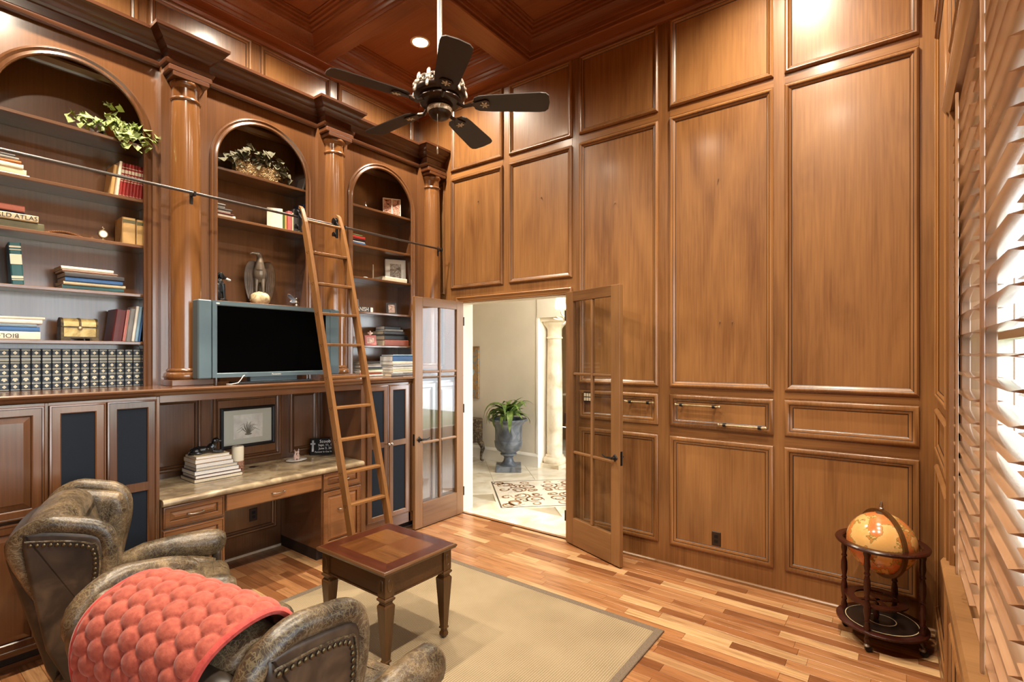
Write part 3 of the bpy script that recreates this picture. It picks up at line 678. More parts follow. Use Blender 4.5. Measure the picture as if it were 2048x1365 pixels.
# ================================================================== BUILT-IN BOOKCASE AND DESK (left wall)
XF = -4.05; XU = -4.47; CZ = 1.60
COLS = (0.305, 1.605, 2.905, 4.205); BAYC = (0.955, 2.255, 3.555); HW = 0.452; SPR = 3.44
mf = mleft(XF)
def raised(mb, a0, b0, a1, b1, m, h0, h1, bev):
    mb.frame(a0, b0, a1, b1, [(0, h0), (0.004, h0+0.002), (bev, h1-0.003), (bev, h1)], m)
    mb.add([m(a0+bev, b0+bev, h1), m(a1-bev, b0+bev, h1), m(a1-bev, b1-bev, h1), m(a0+bev, b1-bev, h1)], [(0, 1, 2, 3)])
    return mb
def knob(parent, a, b, m=mf, h=0.02):
    p = Vector(m(a, b, h)); M = Matrix.Translation(p) @ Matrix.Rotation(R(90), 4, 'Y')
    MB().lathe([(0.006, 0), (0.005, 0.012), (0.012, 0.018), (0.014, 0.024), (0.010, 0.03), (0.0, 0.031)], 14, M, caps=False).build('knob', 'nickel', parent, smooth=50)
def pull(parent, a, b, m=mf, h=0.02, L=0.10):
    pts = [m(a-L/2, b, h), m(a-L/2, b, h+0.018), m(a-L/4, b-0.003, h+0.026), m(a, b-0.004, h+0.028), m(a+L/4, b-0.003, h+0.026), m(a+L/2, b, h+0.018), m(a+L/2, b, h)]
    MB().tube(pts, [0.006, 0.007, 0.0045, 0.005, 0.0045, 0.007, 0.006], 8).build('handle', 'nickel', parent, smooth=50)
def cab_door(parent, a0, b0, a1, b1, kind, mid=None, knob_at=None, mat='book_z'):
    d = MB().frame(a0, b0, a1, b1, [(0, 0), (0, 0.014), (0.003, 0.019), (0.010, 0.021), (0.013, 0.018), (0.050, 0.018), (0.056, 0.012), (0.058, 0.003)], mf)
    if mid: d.box(XF+0.003, a0+0.05, mid-0.028, XF+0.018, a1-0.05, mid+0.028)
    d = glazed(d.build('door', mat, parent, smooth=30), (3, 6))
    if kind == 'raised': raised(MB(), a0+0.056, b0+0.056, a1-0.056, b1-0.056, mf, 0.003, 0.016, 0.035).build('door_panel', mat, d)
    else:
        for z0, z1 in (((b0+0.055, mid-0.028), (mid+0.028, b1-0.055)) if mid else ((b0+0.055, b1-0.055),)):
            MB().box(XF-0.002, a0+0.052, z0-0.004, XF+0.006, a1-0.052, z1+0.004).build('mesh_panel', 'mesh_black', d)
    if knob_at: knob(d, *knob_at)
# ---- base cabinets
def base_cab(name, label, y0, y1):
    t = thing(name, label, 'cabinet', (-4.4, (y0+y1)/2, 0.0), world=True)
    MB().box(XW+0.003, y0, 0.1, XF-0.02, y1, 1.535).build('body', 'book_z', t)
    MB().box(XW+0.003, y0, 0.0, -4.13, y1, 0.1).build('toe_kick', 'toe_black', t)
    MB().box(-4.13, y0, 0.0, -4.118, y1, 0.03).build('shoe_moulding', 'book_y', t)
    return t
def face_frame(t, y0, y1, stiles):
    for a, b in stiles: MB().cbox(XF-0.02, a, 0.1, XF, b, 1.545, 0.002).build('stile', 'book_z', t)
    for (a, b), (c, d) in zip(stiles[:-1], stiles[1:]):
        for z0, z1 in ((0.1, 0.135), (1.525, 1.545)): MB().box(XF-0.02, b, z0, XF-0.001, c, z1).build('rail', 'book_y', t)
bl = base_cab('base_cabinet', 'tall base cabinet with two dark mesh doors behind the far armchair', 0.16, 1.318)
face_frame(bl, 0.16, 1.318, [(0.16, 0.27), (0.725, 0.742), (1.297, 1.318)])
cab_door(bl, 0.275, 0.882, 0.722, 1.53, 'raised'); cab_door(bl, 0.275, 0.13, 0.722, 0.862, 'raised')
cab_door(bl, 0.743, 0.13, 1.018, 1.53, 'mesh', 0.95, (0.990, 0.95)); cab_door(bl, 1.022, 0.13, 1.297, 1.53, 'mesh', 0.95, (1.05, 0.95))
br = base_cab('base_cabinet', 'tall base cabinet with two dark mesh doors behind the ladder foot', 2.965, 4.335)
face_frame(br, 2.965, 4.335, [(2.965, 3.020), (3.549, 3.575), (4.28, 4.335)])
cab_door(br, 3.022, 0.205, 3.276, 1.53, 'mesh', 0.945, (3.262, 0.945)); cab_door(br, 3.281, 0.205, 3.548, 1.53, 'mesh', 0.945, (3.297, 0.945))
cab_door(br, 3.58, 0.205, 3.925, 1.53, 'raised'); cab_door(br, 3.93, 0.205, 4.275, 1.53, 'raised')
MB().box(XF-0.001, 3.022, 0.105, XF, 4.275, 0.2).build('rail', 'book_y', br)
# ---- desk: two drawer units, pencil drawer, granite top, panelled niche
def drawer(parent, a0, b0, a1, b1, flat=False, name='drawer'):
    d = MB()
    if flat:
        d.frame(a0, b0, a1, b1, [(0, 0), (0, 0.014), (0.004, 0.019), (0.012, 0.02)], mf); d.add([mf(a0+0.012, b0+0.012, 0.02), mf(a1-0.012, b0+0.012, 0.02), mf(a1-0.012, b1-0.012, 0.02), mf(a0+0.012, b1-0.012, 0.02)], [(0, 1, 2, 3)])
        d = d.build(name, 'drawer_y', parent, smooth=30)
    else:
        k = 0.045
        d.frame(a0, b0, a1, b1, [(0, 0), (0, 0.014), (0.003, 0.019), (0.009, 0.021), (0.012, 0.018), (k-0.006, 0.018), (k, 0.012), (k+0.001, 0.003)], mf)
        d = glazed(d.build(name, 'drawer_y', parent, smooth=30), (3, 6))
        raised(MB(), a0+k, b0+k, a1-k, b1-k, mf, 0.003, 0.017, 0.024).build('drawer_panel', 'drawer_y', d)
    pull(d, (a0+a1)/2, (b0+b1)/2 if b1-b0 < 0.3 else b1-0.17, h=0.019)
    return d
def drawer_unit(label, y0, y1):
    t = thing('drawer_unit', label, 'drawers', (-4.4, (y0+y1)/2, 0.0), world=True)
    MB().box(XW+0.05, y0, 0.1, XF-0.001, y1, 0.785).build('body', 'book_z', t)  # darker wood than the drawers, standing in for the kneehole shade
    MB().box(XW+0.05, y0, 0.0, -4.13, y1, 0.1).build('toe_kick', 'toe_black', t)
    drawer(t, y0+0.012, 0.628, y1-0.012, 0.778); drawer(t, y0+0.012, 0.125, y1-0.012, 0.612)
    return t
drawer_unit('desk drawer unit under the left end of the granite top', 1.322, 1.742)
drawer_unit('desk drawer unit under the granite top behind the ladder', 2.548, 2.962)
pd = thing('pencil_drawer', 'wide shallow pencil drawer above the desk kneehole', 'drawers', (-4.3, 2.145, 0.64), world=True)
MB().box(-4.55, 1.744, 0.645, XF-0.001, 2.546, 0.785).build('box', 'book_y', pd)
drawer(pd, 1.748, 0.655, 2.542, 0.776, True, 'drawer_front')
dt = MB(); prof = []
for k in range(9):
    a = R(-90+180*k/8); prof.append((-4.016+0.024*math.cos(a), 0.8095+0.0235*math.sin(a)))
dt.prism([(XW+0.045, 0.786)]+prof+[(XW+0.045, 0.833)], lambda a, b, h: (a, h, b), 1.322, 2.962)
dt = dt.build('granite_worktop', 'granite', smooth=40, label='polished tan granite desk top with rounded edge', cat='worktop')
# niche back panels (children of the left wall)
XN = XW+0.045
MB().box(XW, 1.322, 0, XN, 2.962, 1.545).build('backing_board', 'book_z', wl)
for a0, a1 in ((1.36, 1.842), (1.930, 2.545), (2.632, 2.93)): panel(wl, mleft(XN), a0, 0.875, a1, 1.475, 'book_z', 'book_z')
panel(wl, mleft(XN), 1.78, 0.20, 2.50, 0.62, 'book_z', 'book_z')
MB().box(XN, 1.745, 0.0, XN+0.012, 2.545, 0.02).build('shoe_moulding', 'stone', wl)
# ---- counter ledge
ct = MB().prism([(XW+0.003, 1.548), (-4.055, 1.548), (-4.045, 1.556), (-4.035, 1.570), (-4.020, 1.576), (-4.008, 1.583), (-4.006, 1.592), (-4.012, 1.600), (XW+0.003, 1.600)], lambda a, b, h: (a, h, b), 0.16, 4.335)
ct.build('counter_ledge', 'book_y', smooth=30, label='long moulded wooden ledge running between base cabinets and bookcase', cat='shelf')
MB().box(XF-0.02, 1.32, 1.502, XF-0.002, 2.963, 1.548).build('ledge_apron', 'book_y', None, None, 'plain wooden apron rail under the ledge above the desk', 'rail')
# ---- upper bookcase bays
NB = 28
arch = [(-HW, CZ)]+[(-HW*math.cos(math.pi*k/NB), SPR+HW*math.sin(math.pi*k/NB)) for k in range(NB+1)]+[(HW, CZ)]
AM = [(0.0, -0.03), (0.0, 0.006), (-0.006, 0.014), (-0.014, 0.018), (-0.022, 0.014), (-0.030, 0.010), (-0.040, 0.016), (-0.050, 0.020), (-0.058, 0.016), (-0.060, 0.0)]
SH = (3.40, 2.99, 2.65, 2.285, 1.93)
BAYL = ['arched bookcase bay with the ivy and the dark encyclopedia row', 'arched bookcase bay behind the television', 'arched bookcase bay nearest the double doors']
for bi, c in enumerate(BAYC):
    t = thing('bookcase', BAYL[bi], 'bookcase', (-4.62, c, CZ), world=True, group='arched bookcase bays')
    y0, y1 = c-0.65, c+0.65
    if bi == 2: y1 = 4.345
    # face with arched opening: two jambs plus spandrel strip
    f = MB(); vs = []; fs = []
    for k, (a, b) in enumerate(arch):
        oa = (y0 if a < 0 else y1) if k in (0, len(arch)-1) else c+a
        vs += [(XU, c+a, b), (XU, oa if k in (0, len(arch)-1) else c+a, 4.01)]
    for k in range(1, len(arch)-2): fs.append((2*k, 2*k+2, 2*k+3, 2*k+1))
    f.add(vs, fs)
    f.box(XU-0.025, y0, CZ, XU, c-HW, 4.01); f.box(XU-0.025, c+HW, CZ, XU, y1, 4.01)
    f.build('arch_front', 'book_z', t)
    f = MB()                                                     # soffit of the arch
    for k in range(1, len(arch)-2):
        (a, b), (a2, b2) = arch[k], arch[k+1]
        f.add([(XU, c+a, b), (XU, c+a2, b2), (XU-0.025, c+a2, b2), (XU-0.025, c+a, b)], [(0, 1, 2, 3)])
        f.add([(XU-0.025, c+a, b), (XU-0.025, c+a2, b2), (XU-0.025, c+a2, 4.01), (XU-0.025, c+a, 4.01)], [(0, 1, 2, 3)])
    f.build('arch_soffit', 'book_z', t, smooth=40)
    MB().path([(c+a, b) for a, b in arch[::-1]], [(-o, h) for o, h in AM], mleft(XU)).build('arch_moulding', 'book_z', t, smooth=30)
    MB().box(XW+0.002, c-HW-0.03, CZ, XW+0.012, c+HW+0.03, 4.0).build('back_panel', 'book_z', t)
    MB().box(XW+0.012, c-HW-0.03, CZ, XU-0.025, c-HW-0.004, 4.0).build('side_panel', 'book_z', t)
    MB().box(XW+0.012, c+HW+0.004, CZ, XU-0.025, c+HW+0.03, 4.0).build('side_panel', 'book_z', t)
    MB().box(XW+0.002, c-HW-0.03, 3.985, XU-0.025, c+HW+0.03, 4.0).build('top_board', 'book_y', t)
    MB().prism([(XW+0.012, 3.87), (XW+0.022, 3.87), (XW+0.028, 3.885), (XW+0.05, 3.915), (XW+0.054, 3.93), (XW+0.012, 3.935)], lambda a, b, h: (a, h, b), c-HW, c+HW).build('inner_crown', 'book_y', t)
    for k, z in enumerate(SH):
        if bi == 1 and k in (2, 4): continue
        MB().cbox(XW+0.012, c-HW-0.003, z-0.024, XU-0.028, c+HW+0.003, z, 0.004).build('shelf', 'book_y', t)
# ---- columns
for k, cyy in enumerate(COLS):
    t = thing('column', ['round polished wood column at the left end of the bookcase', 'round polished wood column beside the ivy bay', 'round polished wood column behind the ladder', 'round polished wood column in the corner by the doors'][k], 'column', (-4.395, cyy, CZ), group='bookcase columns')
    MB().box(-0.105, -0.16, 0, -0.02, 0.15 if k == 3 else 0.16, 2.41).build('pilaster', 'book_z', t)
    MB().cbox(-0.104, -0.145, 0, 0.145, 0.145, 0.045, 0.004).build('plinth', 'book_y', t)
    MB().lathe([(0.125, 0.045), (0.138, 0.058), (0.141, 0.072), (0.136, 0.088), (0.122, 0.098), (0.116, 0.102), (0.121, 0.112), (0.118, 0.120), (0.108, 0.128)], 32).build('base', 'column_z', t, smooth=35)
    MB().lathe([(0.106, 0.125), (0.107, 0.7), (0.104, 1.3), (0.098, 1.9), (0.092, 2.17)], 36).build('shaft', 'column_z', t, smooth=35)
    MB().lathe([(0.092, 2.165), (0.100, 2.170), (0.104, 2.180), (0.100, 2.190), (0.092, 2.195), (0.092, 2.262), (0.098, 2.270), (0.105, 2.280), (0.110, 2.292), (0.110, 2.305), (0.104, 2.315)], 32).build('capital', 'column_z', t, smooth=35)
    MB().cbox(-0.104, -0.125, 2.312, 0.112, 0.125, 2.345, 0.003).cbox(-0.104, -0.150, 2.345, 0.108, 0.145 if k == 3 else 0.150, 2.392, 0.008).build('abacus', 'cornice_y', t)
# ---- entablature with breaks over the columns
XE, XB2, BH = -4.452, -4.328, 0.140
pts = [(XE, 0.15)]
for cyy in COLS:
    pts += [(XE, cyy-BH), (XB2, cyy-BH), (XB2, cyy+BH), (XE, cyy+BH)]
pts = pts[:-2]+[(XB2, 4.353)]
EN = [(0, 3.995), (0.012, 3.995), (0.024, 4.004), (0.030, 4.020), (0.030, 4.030), (0.018, 4.038), (0.012, 4.046), (0.002, 4.050), (0.002, 4.105), (0.012, 4.112), (0.020, 4.128), (0.036, 4.138), (0.052, 4.150), (0.056, 4.164), (0.070, 4.172), (0.088, 4.190), (0.098, 4.206), (0.112, 4.212), (0.114, 4.234), (-0.05, 4.236), (-0.05, 3.995)]
en = MB().path(pts, [(-o, h) for o, h in EN], lambda a, b, h: (a, b, h))
en.box(XW+0.002, 0.15, 4.225, XE, 4.353, 4.236)
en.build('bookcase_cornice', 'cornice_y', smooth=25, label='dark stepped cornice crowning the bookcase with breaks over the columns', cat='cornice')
# ---- library rail with brackets, ladder
rl = thing('library_rail', 'thin dark metal ladder rail running across the bookcase columns', 'rail', (-4.235, 2.2, 3.05), world=True)
MB().tube([(-4.235, 0.17, 3.052), (-4.235, 4.20, 3.052)], 0.011, 10).build('tube', 'rail_metal', rl, smooth=60)
for cyy in COLS:
    b = MB().cbox(-4.300, cyy-0.012, 2.98, -4.290, cyy+0.012, 3.09, 0.003); b.tube([(-4.295, cyy, 3.04), (-4.235, cyy, 3.04)], 0.007, 8); b.cbox(-4.25, cyy-0.008, 3.03, -4.22, cyy+0.008, 3.066, 0.002)
    b.build('bracket', 'iron', rl)
lt, lb_ = (-4.178, 3.065), (-3.385, 0.0)
dxz = (lb_[0]-lt[0])/(lb_[1]-lt[1])
LX = lambda z: lt[0]+(z-lt[1])*dxz
ld = thing('library_ladder', 'honey brown wooden library ladder leaning on the rail', 'ladder', (-3.4, 2.645, 0), world=True)
for yc in (2.458, 2.833):
    tp = [(LX(0)-0.035, 0.0125), (LX(0)+0.035, 0.0125), (LX(2.6)+0.035, 2.6), (LX(2.85)+0.032, 2.85), (LX(3.0)+0.022, 3.0), (LX(3.12)-0.005, 3.125), (LX(3.15)-0.03, 3.152), (LX(3.14)-0.045, 3.135), (LX(3.05)-0.018, 3.09), (LX(3.05)-0.012, 3.055), (LX(2.97)-0.020, 2.985), (LX(2.97)-0.032, 2.955), (LX(2.9)-0.036, 2.90), (LX(2.6)-0.036, 2.6)]
    MB().prism(tp, lambda a, b, h: (a, h, b), yc-0.016, yc+0.016).build('side_rail', 'ladder', ld)
    MB().cbox(LX(3.03)-0.060, yc-0.03, 2.93, LX(3.03)-0.042, yc-0.006, 3.12, 0.004).build('hook_plate', 'iron', ld)
    for z, rr in ((3.083, 0.028), (2.958, 0.022)):
        MB().lathe([(rr*0.5, -0.012), (rr, -0.010), (rr*0.8, 0.0), (rr, 0.010), (rr*0.5, 0.012)], 18, Matrix.Translation((-4.235, yc-0.035, z+0.006)) @ Matrix.Rotation(R(90), 4, 'X')).build('roller', 'iron', ld, smooth=40)
    MB().tube([(-4.235, yc-0.035, 3.088), (-4.21, yc-0.02, 3.07), (-4.19, yc-0.012, 3.03)], 0.008, 8).build('hook', 'iron', ld, smooth=40)
for z in (3.015, 2.724, 2.446, 2.183, 1.916, 1.640, 1.388, 1.128, 0.867, 0.615, 0.36):
    x = LX(z); M = Matrix.Translation((x, 0, z)) @ Matrix.Rotation(R(0), 4, 'Y')
    if z > 3: MB().tube([(x, 2.472, z), (x, 2.819, z)], 0.014, 10).build('rung', 'ladder', ld, smooth=40)
    else: MB().cbox(-0.034, 2.472, -0.011, 0.034, 2.819, 0.011, 0.003).xf(M).build('rung', 'ladder', ld)
sm = MB().lathe([(0.004, -0.001), (0.004, 0.0008)], 8, Matrix.Rotation(R(90), 4, 'X')).mesh('screw', 'iron')
for z in (2.724, 2.446, 2.183, 1.916, 1.640, 1.388, 1.128, 0.867, 0.615):
    for dx, dz in ((-0.015, 0), (0.012, 0.004), (0.002, -0.012)):
        o = put('screw', sm, ld); o.location = (LX(z)+dx, 2.458-0.0162, z+dz); o.matrix_parent_inverse = ld.matrix_basis.inverted()
# ================================================================== CEILING FAN
fx, fy, fz = -2.36, 2.33, 3.45
plain('rod_steel', srgb(196, 186, 174), 0.3, 0.5)
fn = thing('ceiling_fan', 'dark five-blade ceiling fan with ornate silver motor hanging on a long rod', 'ceiling fan', (fx, fy, fz))
plain('fan_bronze', srgb(58, 46, 40), 0.32, 0.7, var=0.15, scale=20); plain('fan_silver', srgb(196, 188, 176), 0.35, 0.4, var=0.4, scale=60, bump=0.6, bscale=90)
MB().tube([(0, 0, 0.17), (0, 0, 5.05-fz)], 0.017, 12).build('down_rod', 'rod_steel', fn, smooth=60)
MB().lathe([(0.075, 5.05-fz), (0.075, 5.03-fz), (0.04, 4.97-fz), (0.02, 4.95-fz)], 20).build('canopy', 'fan_bronze', fn, smooth=40)
MB().lathe([(0.02, 0.19), (0.05, 0.185), (0.10, 0.165), (0.145, 0.125), (0.165, 0.08), (0.168, 0.055), (0.155, 0.04), (0.12, 0.035), (0.12, 0.028)], 32).build('motor_dome', 'fan_bronze', fn, smooth=50)
MB().lathe([(0.118, 0.042), (0.135, 0.034), (0.138, 0.016), (0.125, 0.0), (0.085, -0.006), (0.085, -0.02)], 32).build('motor_band', 'fan_bronze', fn, smooth=40)
MB().lathe([(0.06, -0.02), (0.078, -0.026), (0.082, -0.040), (0.075, -0.056)], 28).build('switch_collar', 'fan_silver', fn, smooth=40)
MB().lathe([(0.074, -0.054), (0.070, -0.070), (0.052, -0.090), (0.024, -0.102), (0.0, -0.105)], 28, caps=False).build('switch_bowl', 'fan_bronze', fn, smooth=50)
scr = MB()
for r_, h_ in ((0.05, 0.03), (0.04, 0.018), (0.02, 0.01)): pass
def scroll_mesh():
    mb = MB()
    for sg in (1, -1):
        pts = [(0.004, sg*(0.006+0.022*(1-k/14)*math.cos(k/14*7.5)+0.014), 0.02+0.026*(1-k/14)*math.sin(k/14*7.5)) for k in range(15)]
        mb.tube(pts, 0.006, 6)
    mb.ell((0.004, 0, 0.052), (0.008, 0.010, 0.024), 8, 6); mb.ell((0.005, 0, -0.008), (0.008, 0.008, 0.02), 8, 6); mb.ell((0.006, 0, 0.02), 0.010, 8, 6)
    return mb.mesh('scroll_ornament', 'fan_silver', 60)
som = scroll_mesh()
for k in range(10):
    a = k*math.pi/5; o = put('scroll_ornament', som, fn); o.location = (0.160*math.cos(a), 0.160*math.sin(a), 0.068); o.rotation_euler = (0, R(-14), a); o.scale = (1.25, 1.35, 1.3)
flm = MB()
for k in range(6):
    a = k*math.pi/3; flm.ell((0.017*math.cos(a), 0.017*math.sin(a), 0), (0.014, 0.006, 0.003), 8, 4, Matrix.Rotation(a, 4, 'Z'))
flm.ell((0, 0, 0), (0.007, 0.007, 0.005), 8, 5)
flm = flm.mesh('flower_boss', 'fan_silver', 60)
bo = [(x_, y_*1.14) for x_, y_ in ((0.0, -0.045), (0.03, -0.060), (0.10, -0.066), (0.42, -0.079), (0.455, -0.074), (0.475, -0.055), (0.482, 0.0), (0.475, 0.055), (0.455, 0.074), (0.42, 0.079), (0.10, 0.066), (0.03, 0.060), (0.0, 0.045), (-0.012, 0.0))]
blm = MB().prism(bo, ID, -0.003, 0.003).mesh('blade', 'fan_blade')
irm = MB().slab([(-0.02, -0.012), (0.03, -0.03), (0.07, -0.042), (0.095, -0.03), (0.10, 0), (0.095, 0.03), (0.07, 0.042), (0.03, 0.03), (-0.02, 0.012)], 0.008, 0.003, ID).tube([(-0.11, 0, 0.012), (-0.07, 0, -0.012), (-0.02, 0, 0.0)], [0.012, 0.011, 0.013], 8).mesh('blade_iron', 'fan_bronze', 40)
for k in range(5):
    a = R(-109.0)+k*R(72)
    b = put('blade', blm, fn); b.location = (0.225*math.cos(a), 0.225*math.sin(a), 0.0); b.rotation_euler = (Matrix.Rotation(a, 3, 'Z') @ Matrix.Rotation(R(-12), 3, 'X')).to_euler()
    i_ = put('blade_iron', irm, b); i_.location = (0, 0, -0.008)
    fl = put('flower_boss', flm, b); fl.location = (0.065, 0, -0.014)
MB().tube([(0.03, -0.05, -0.09), (0.03, -0.05, -0.30)], 0.0015, 5).build('pull_chain', 'nickel', fn)
MB().lathe([(0.002, -0.345), (0.006, -0.34), (0.005, -0.31), (0.002, -0.298)], 10, Matrix.Translation((0.03, -0.05, 0))).build('pull_knob', 'nickel', fn, smooth=40)
# ================================================================== PLANTATION SHUTTERS
PT = 0.79; Lw = 0.089; shx = XR+0.034
lz0, lz1 = WZ0+0.075, WZ1-0.075; NL = 25
half = PT/2-0.052
lou = MB().prism([(-Lw/2, 0), (-Lw/4, -0.0045), (0, -0.0055), (Lw/4, -0.0045), (Lw/2, 0), (Lw/4, 0.0045), (0, 0.0055), (-Lw/4, 0.0045)], lambda a, b, h: (a, h, b), -half, half).mesh('louver', 'shutter_y', 35)
proto = None
SL = ['shutter panel farthest from the viewpoint, beside the globe corner', 'tall shutter panel with open louvers at the right edge of view', 'shutter panel just outside the right edge of view', 'shutter panel beside the viewpoint', 'shutter panel behind the viewpoint']
for k in range(5):
    yc = 2.69-PT*k
    if proto is None:
        proto = thing('window_shutter', SL[0], 'shutter', (shx, yc, WZ0), group='plantation shutter panels')
        for s in (-1, 1): MB().cbox(-0.016, s*(PT/2-0.027)-0.025, 0.003, 0.016, s*(PT/2-0.027)+0.025, WZ1-WZ0-0.003, 0.003).build('stile', 'shutter_z', proto)
        MB().cbox(-0.014, -half, 0.003, 0.014, half, 0.07, 0.003).build('rail', 'shutter_y', proto); MB().cbox(-0.014, -half, WZ1-WZ0-0.07, 0.014, half, WZ1-WZ0-0.003, 0.003).build('rail', 'shutter_y', proto)
        for i in range(NL):
            o = put('louver', lou, proto); o.location = (0, 0, lz0-WZ0+(lz1-lz0)*(i+0.5)/NL); o.rotation_euler = (0, R(-2), 0)
        MB().cbox(-Lw/2-0.014, -0.008, 0.10, -Lw/2-0.004, 0.008, WZ1-WZ0-0.09, 0.002).build('tilt_rod', 'shutter_z', proto)
    else: copy_tree(proto, (shx, yc, WZ0), label=SL[k])
# ================================================================== RUG
def weave_mat():
    m, nt, b = nmat('sisal')
    tc = tex_coords(nt, (1, 1, 1))
    w1 = node(nt, 'ShaderNodeTexWave', wave_type='BANDS', bands_direction='X'); w1.inputs['Scale'].default_value = 22; w1.inputs['Distortion'].default_value = 0.6
    w2 = node(nt, 'ShaderNodeTexWave', wave_type='BANDS', bands_direction='Y'); w2.inputs['Scale'].default_value = 30; w2.inputs['Distortion'].default_value = 0.8
    nt.links.new(tc, w1.inputs['Vector']); nt.links.new(tc, w2.inputs['Vector'])
    mu = node(nt, 'ShaderNodeMath', operation='MULTIPLY'); nt.links.new(w1.outputs['Fac'], mu.inputs[0]); nt.links.new(w2.outputs['Fac'], mu.inputs[1])
    n = node(nt, 'ShaderNodeTexNoise'); n.inputs['Scale'].default_value = 2.5; nt.links.new(tc, n.inputs['Vector'])
    ad = node(nt, 'ShaderNodeMath', operation='MULTIPLY_ADD'); ad.inputs[1].default_value = 0.35; nt.links.new(n.outputs[0], ad.inputs[0]); nt.links.new(mu.outputs[0], ad.inputs[2])
    nt.links.new(ramp(nt, ad.outputs[0], [(0.10, srgb(112, 94, 68)), (0.35, srgb(154, 137, 107)), (0.9, srgb(174, 158, 128))]), b.inputs['Base Color'])
    b.inputs['Roughness'].default_value = 0.9
    bp = node(nt, 'ShaderNodeBump'); bp.inputs['Strength'].default_value = 0.5; bp.inputs['Distance'].default_value = 0.004
    nt.links.new(mu.outputs[0], bp.inputs['Height']); nt.links.new(bp.outputs[0], b.inputs['Normal'])
weave_mat()
plain('rug_binding', srgb(112, 98, 82), 0.9, var=0.25, scale=160, bump=0.4, bscale=300)
RX0, RX1, RY0, RY1 = -3.65, -1.24, 0.30, 3.29
rg = thing('area_rug', 'beige woven sisal rug with a grey-brown cloth border', 'rug', ((RX0+RX1)/2, (RY0+RY1)/2, 0), world=True)
MB().box(RX0+0.05, RY0+0.05, 0.0005, RX1-0.05, RY1-0.05, 0.009).build('weave', 'sisal', rg)
MB().frame(RX0, RY0, RX1, RY1, [(0, 0.0005), (0, 0.008), (0.004, 0.0115), (0.05, 0.0115), (0.054, 0.008)], ID).build('border', 'rug_binding', rg)
RUGZ = 0.0118
# ================================================================== END TABLE
tx0, tx1, ty0, ty1, tz = -2.965, -2.285, 1.825, 2.415, 0.61
et = thing('end_table', 'square inlaid wooden end table standing on the sisal rug', 'table', ((tx0+tx1)/2, (ty0+ty1)/2, RUGZ), world=True)
top = MB().frame(tx0, ty0, tx1, ty1, [(0.02, tz-0.028), (0.008, tz-0.026), (0.002, tz-0.016), (0.0, tz-0.010), (0.006, tz-0.003), (0.012, tz), (0.02, tz), (0.02, tz-0.004)], ID)
top.box(tx0+0.018, ty0+0.018, tz-0.028, tx1-0.018, ty1-0.018, tz-0.004); tp = top.build('table_top', 'table_apron', et, smooth=30)
bw = 0.085; a0, a1, b0, b1 = tx0+0.018, tx1-0.018, ty0+0.018, ty1-0.018
for poly in ([(a0, b0), (a1, b0), (a1-bw, b0+bw), (a0+bw, b0+bw)], [(a1, b0), (a1, b1), (a1-bw, b1-bw), (a1-bw, b0+bw)], [(a1, b1), (a0, b1), (a0+bw, b1-bw), (a1-bw, b1-bw)], [(a0, b1), (a0, b0), (a0+bw, b0+bw), (a0+bw, b1-bw)]):
    MB().prism(poly, ID, tz-0.006, tz+0.0002).build('inlay_border', 'inlay_dark', tp)
cxm, cym = (a0+a1)/2, (b0+b1)/2
for k, (xa, ya, xb, yb) in enumerate(((a0+bw, b0+bw, cxm, cym), (cxm, b0+bw, a1-bw, cym), (cxm, cym, a1-bw, b1-bw), (a0+bw, cym, cxm, b1-bw))):
    MB().box(xa, ya, tz-0.006, xb, yb, tz+0.0002).build('inlay_panel', 'inlay_a' if k % 2 else 'inlay_b', tp)
ins = 0.03
for (xa, ya, xb, yb, mt) in ((tx0+ins+0.06, ty0+ins+0.008, tx1-ins-0.06, ty0+ins+0.028, 0), (tx0+ins+0.06, ty1-ins-0.028, tx1-ins-0.06, ty1-ins-0.008, 0), (tx0+ins+0.008, ty0+ins+0.06, tx0+ins+0.028, ty1-ins-0.06, 1), (tx1-ins-0.028, ty0+ins+0.06, tx1-ins-0.008, ty1-ins-0.06, 1)):
    MB().box(xa, ya, 0.452, xb, yb, tz-0.028).box(xa-(0.004 if mt else 0), ya-(0 if mt else 0.004), 0.444, xb+(0.004 if mt else 0), yb+(0 if mt else 0.004), 0.454).build('apron', 'table_apron', et)
def sq_lathe(prof, cx, cy):
    mb = MB(); k = 0; vs = []
    for w, z in prof: vs += [(cx-w, cy-w, z), (cx+w, cy-w, z), (cx+w, cy+w, z), (cx-w, cy+w, z)]
    fs = [(3, 2, 1, 0)]
    for j in range(len(prof)-1):
        for i in range(4): fs.append((j*4+i, j*4+(i+1) % 4, j*4+4+(i+1) % 4, j*4+4+i))
    L = 4*(len(prof)-1); fs.append((L, L+1, L+2, L+3)); mb.add(vs, fs); return mb
for cx_ in (tx0+ins+0.032, tx1-ins-0.032):
    for cy_ in (ty0+ins+0.032, ty1-ins-0.032):
        lg = sq_lathe([(0.012, RUGZ+0.001), (0.018, 0.02), (0.021, 0.035), (0.014, 0.055), (0.014, 0.062), (0.022, 0.070), (0.022, 0.078), (0.018, 0.082), (0.036, 0.385), (0.036, 0.395), (0.026, 0.41), (0.028, 0.418), (0.037, 0.428), (0.038, 0.438), (0.030, 0.446), (0.033, 0.45), (0.033, tz-0.028)], cx_, cy_).build('leg', 'table_leg', et)
        for dx, dy in ((1, 0), (-1, 0), (0, 1), (0, -1)):
            pts = []
            for k in range(16):
                a = 2*math.pi*k/16; u, v = 0.014*math.cos(a), 0.036*math.sin(a)
                pts.append((cx_+dx*0.0335+(u if dy else 0), cy_+dy*0.0335+(u if dx else 0), 0.516+v))
            MB().tube(pts, 0.003, 5, closed=True).build('oval_carving', 'table_leg', lg, smooth=50)
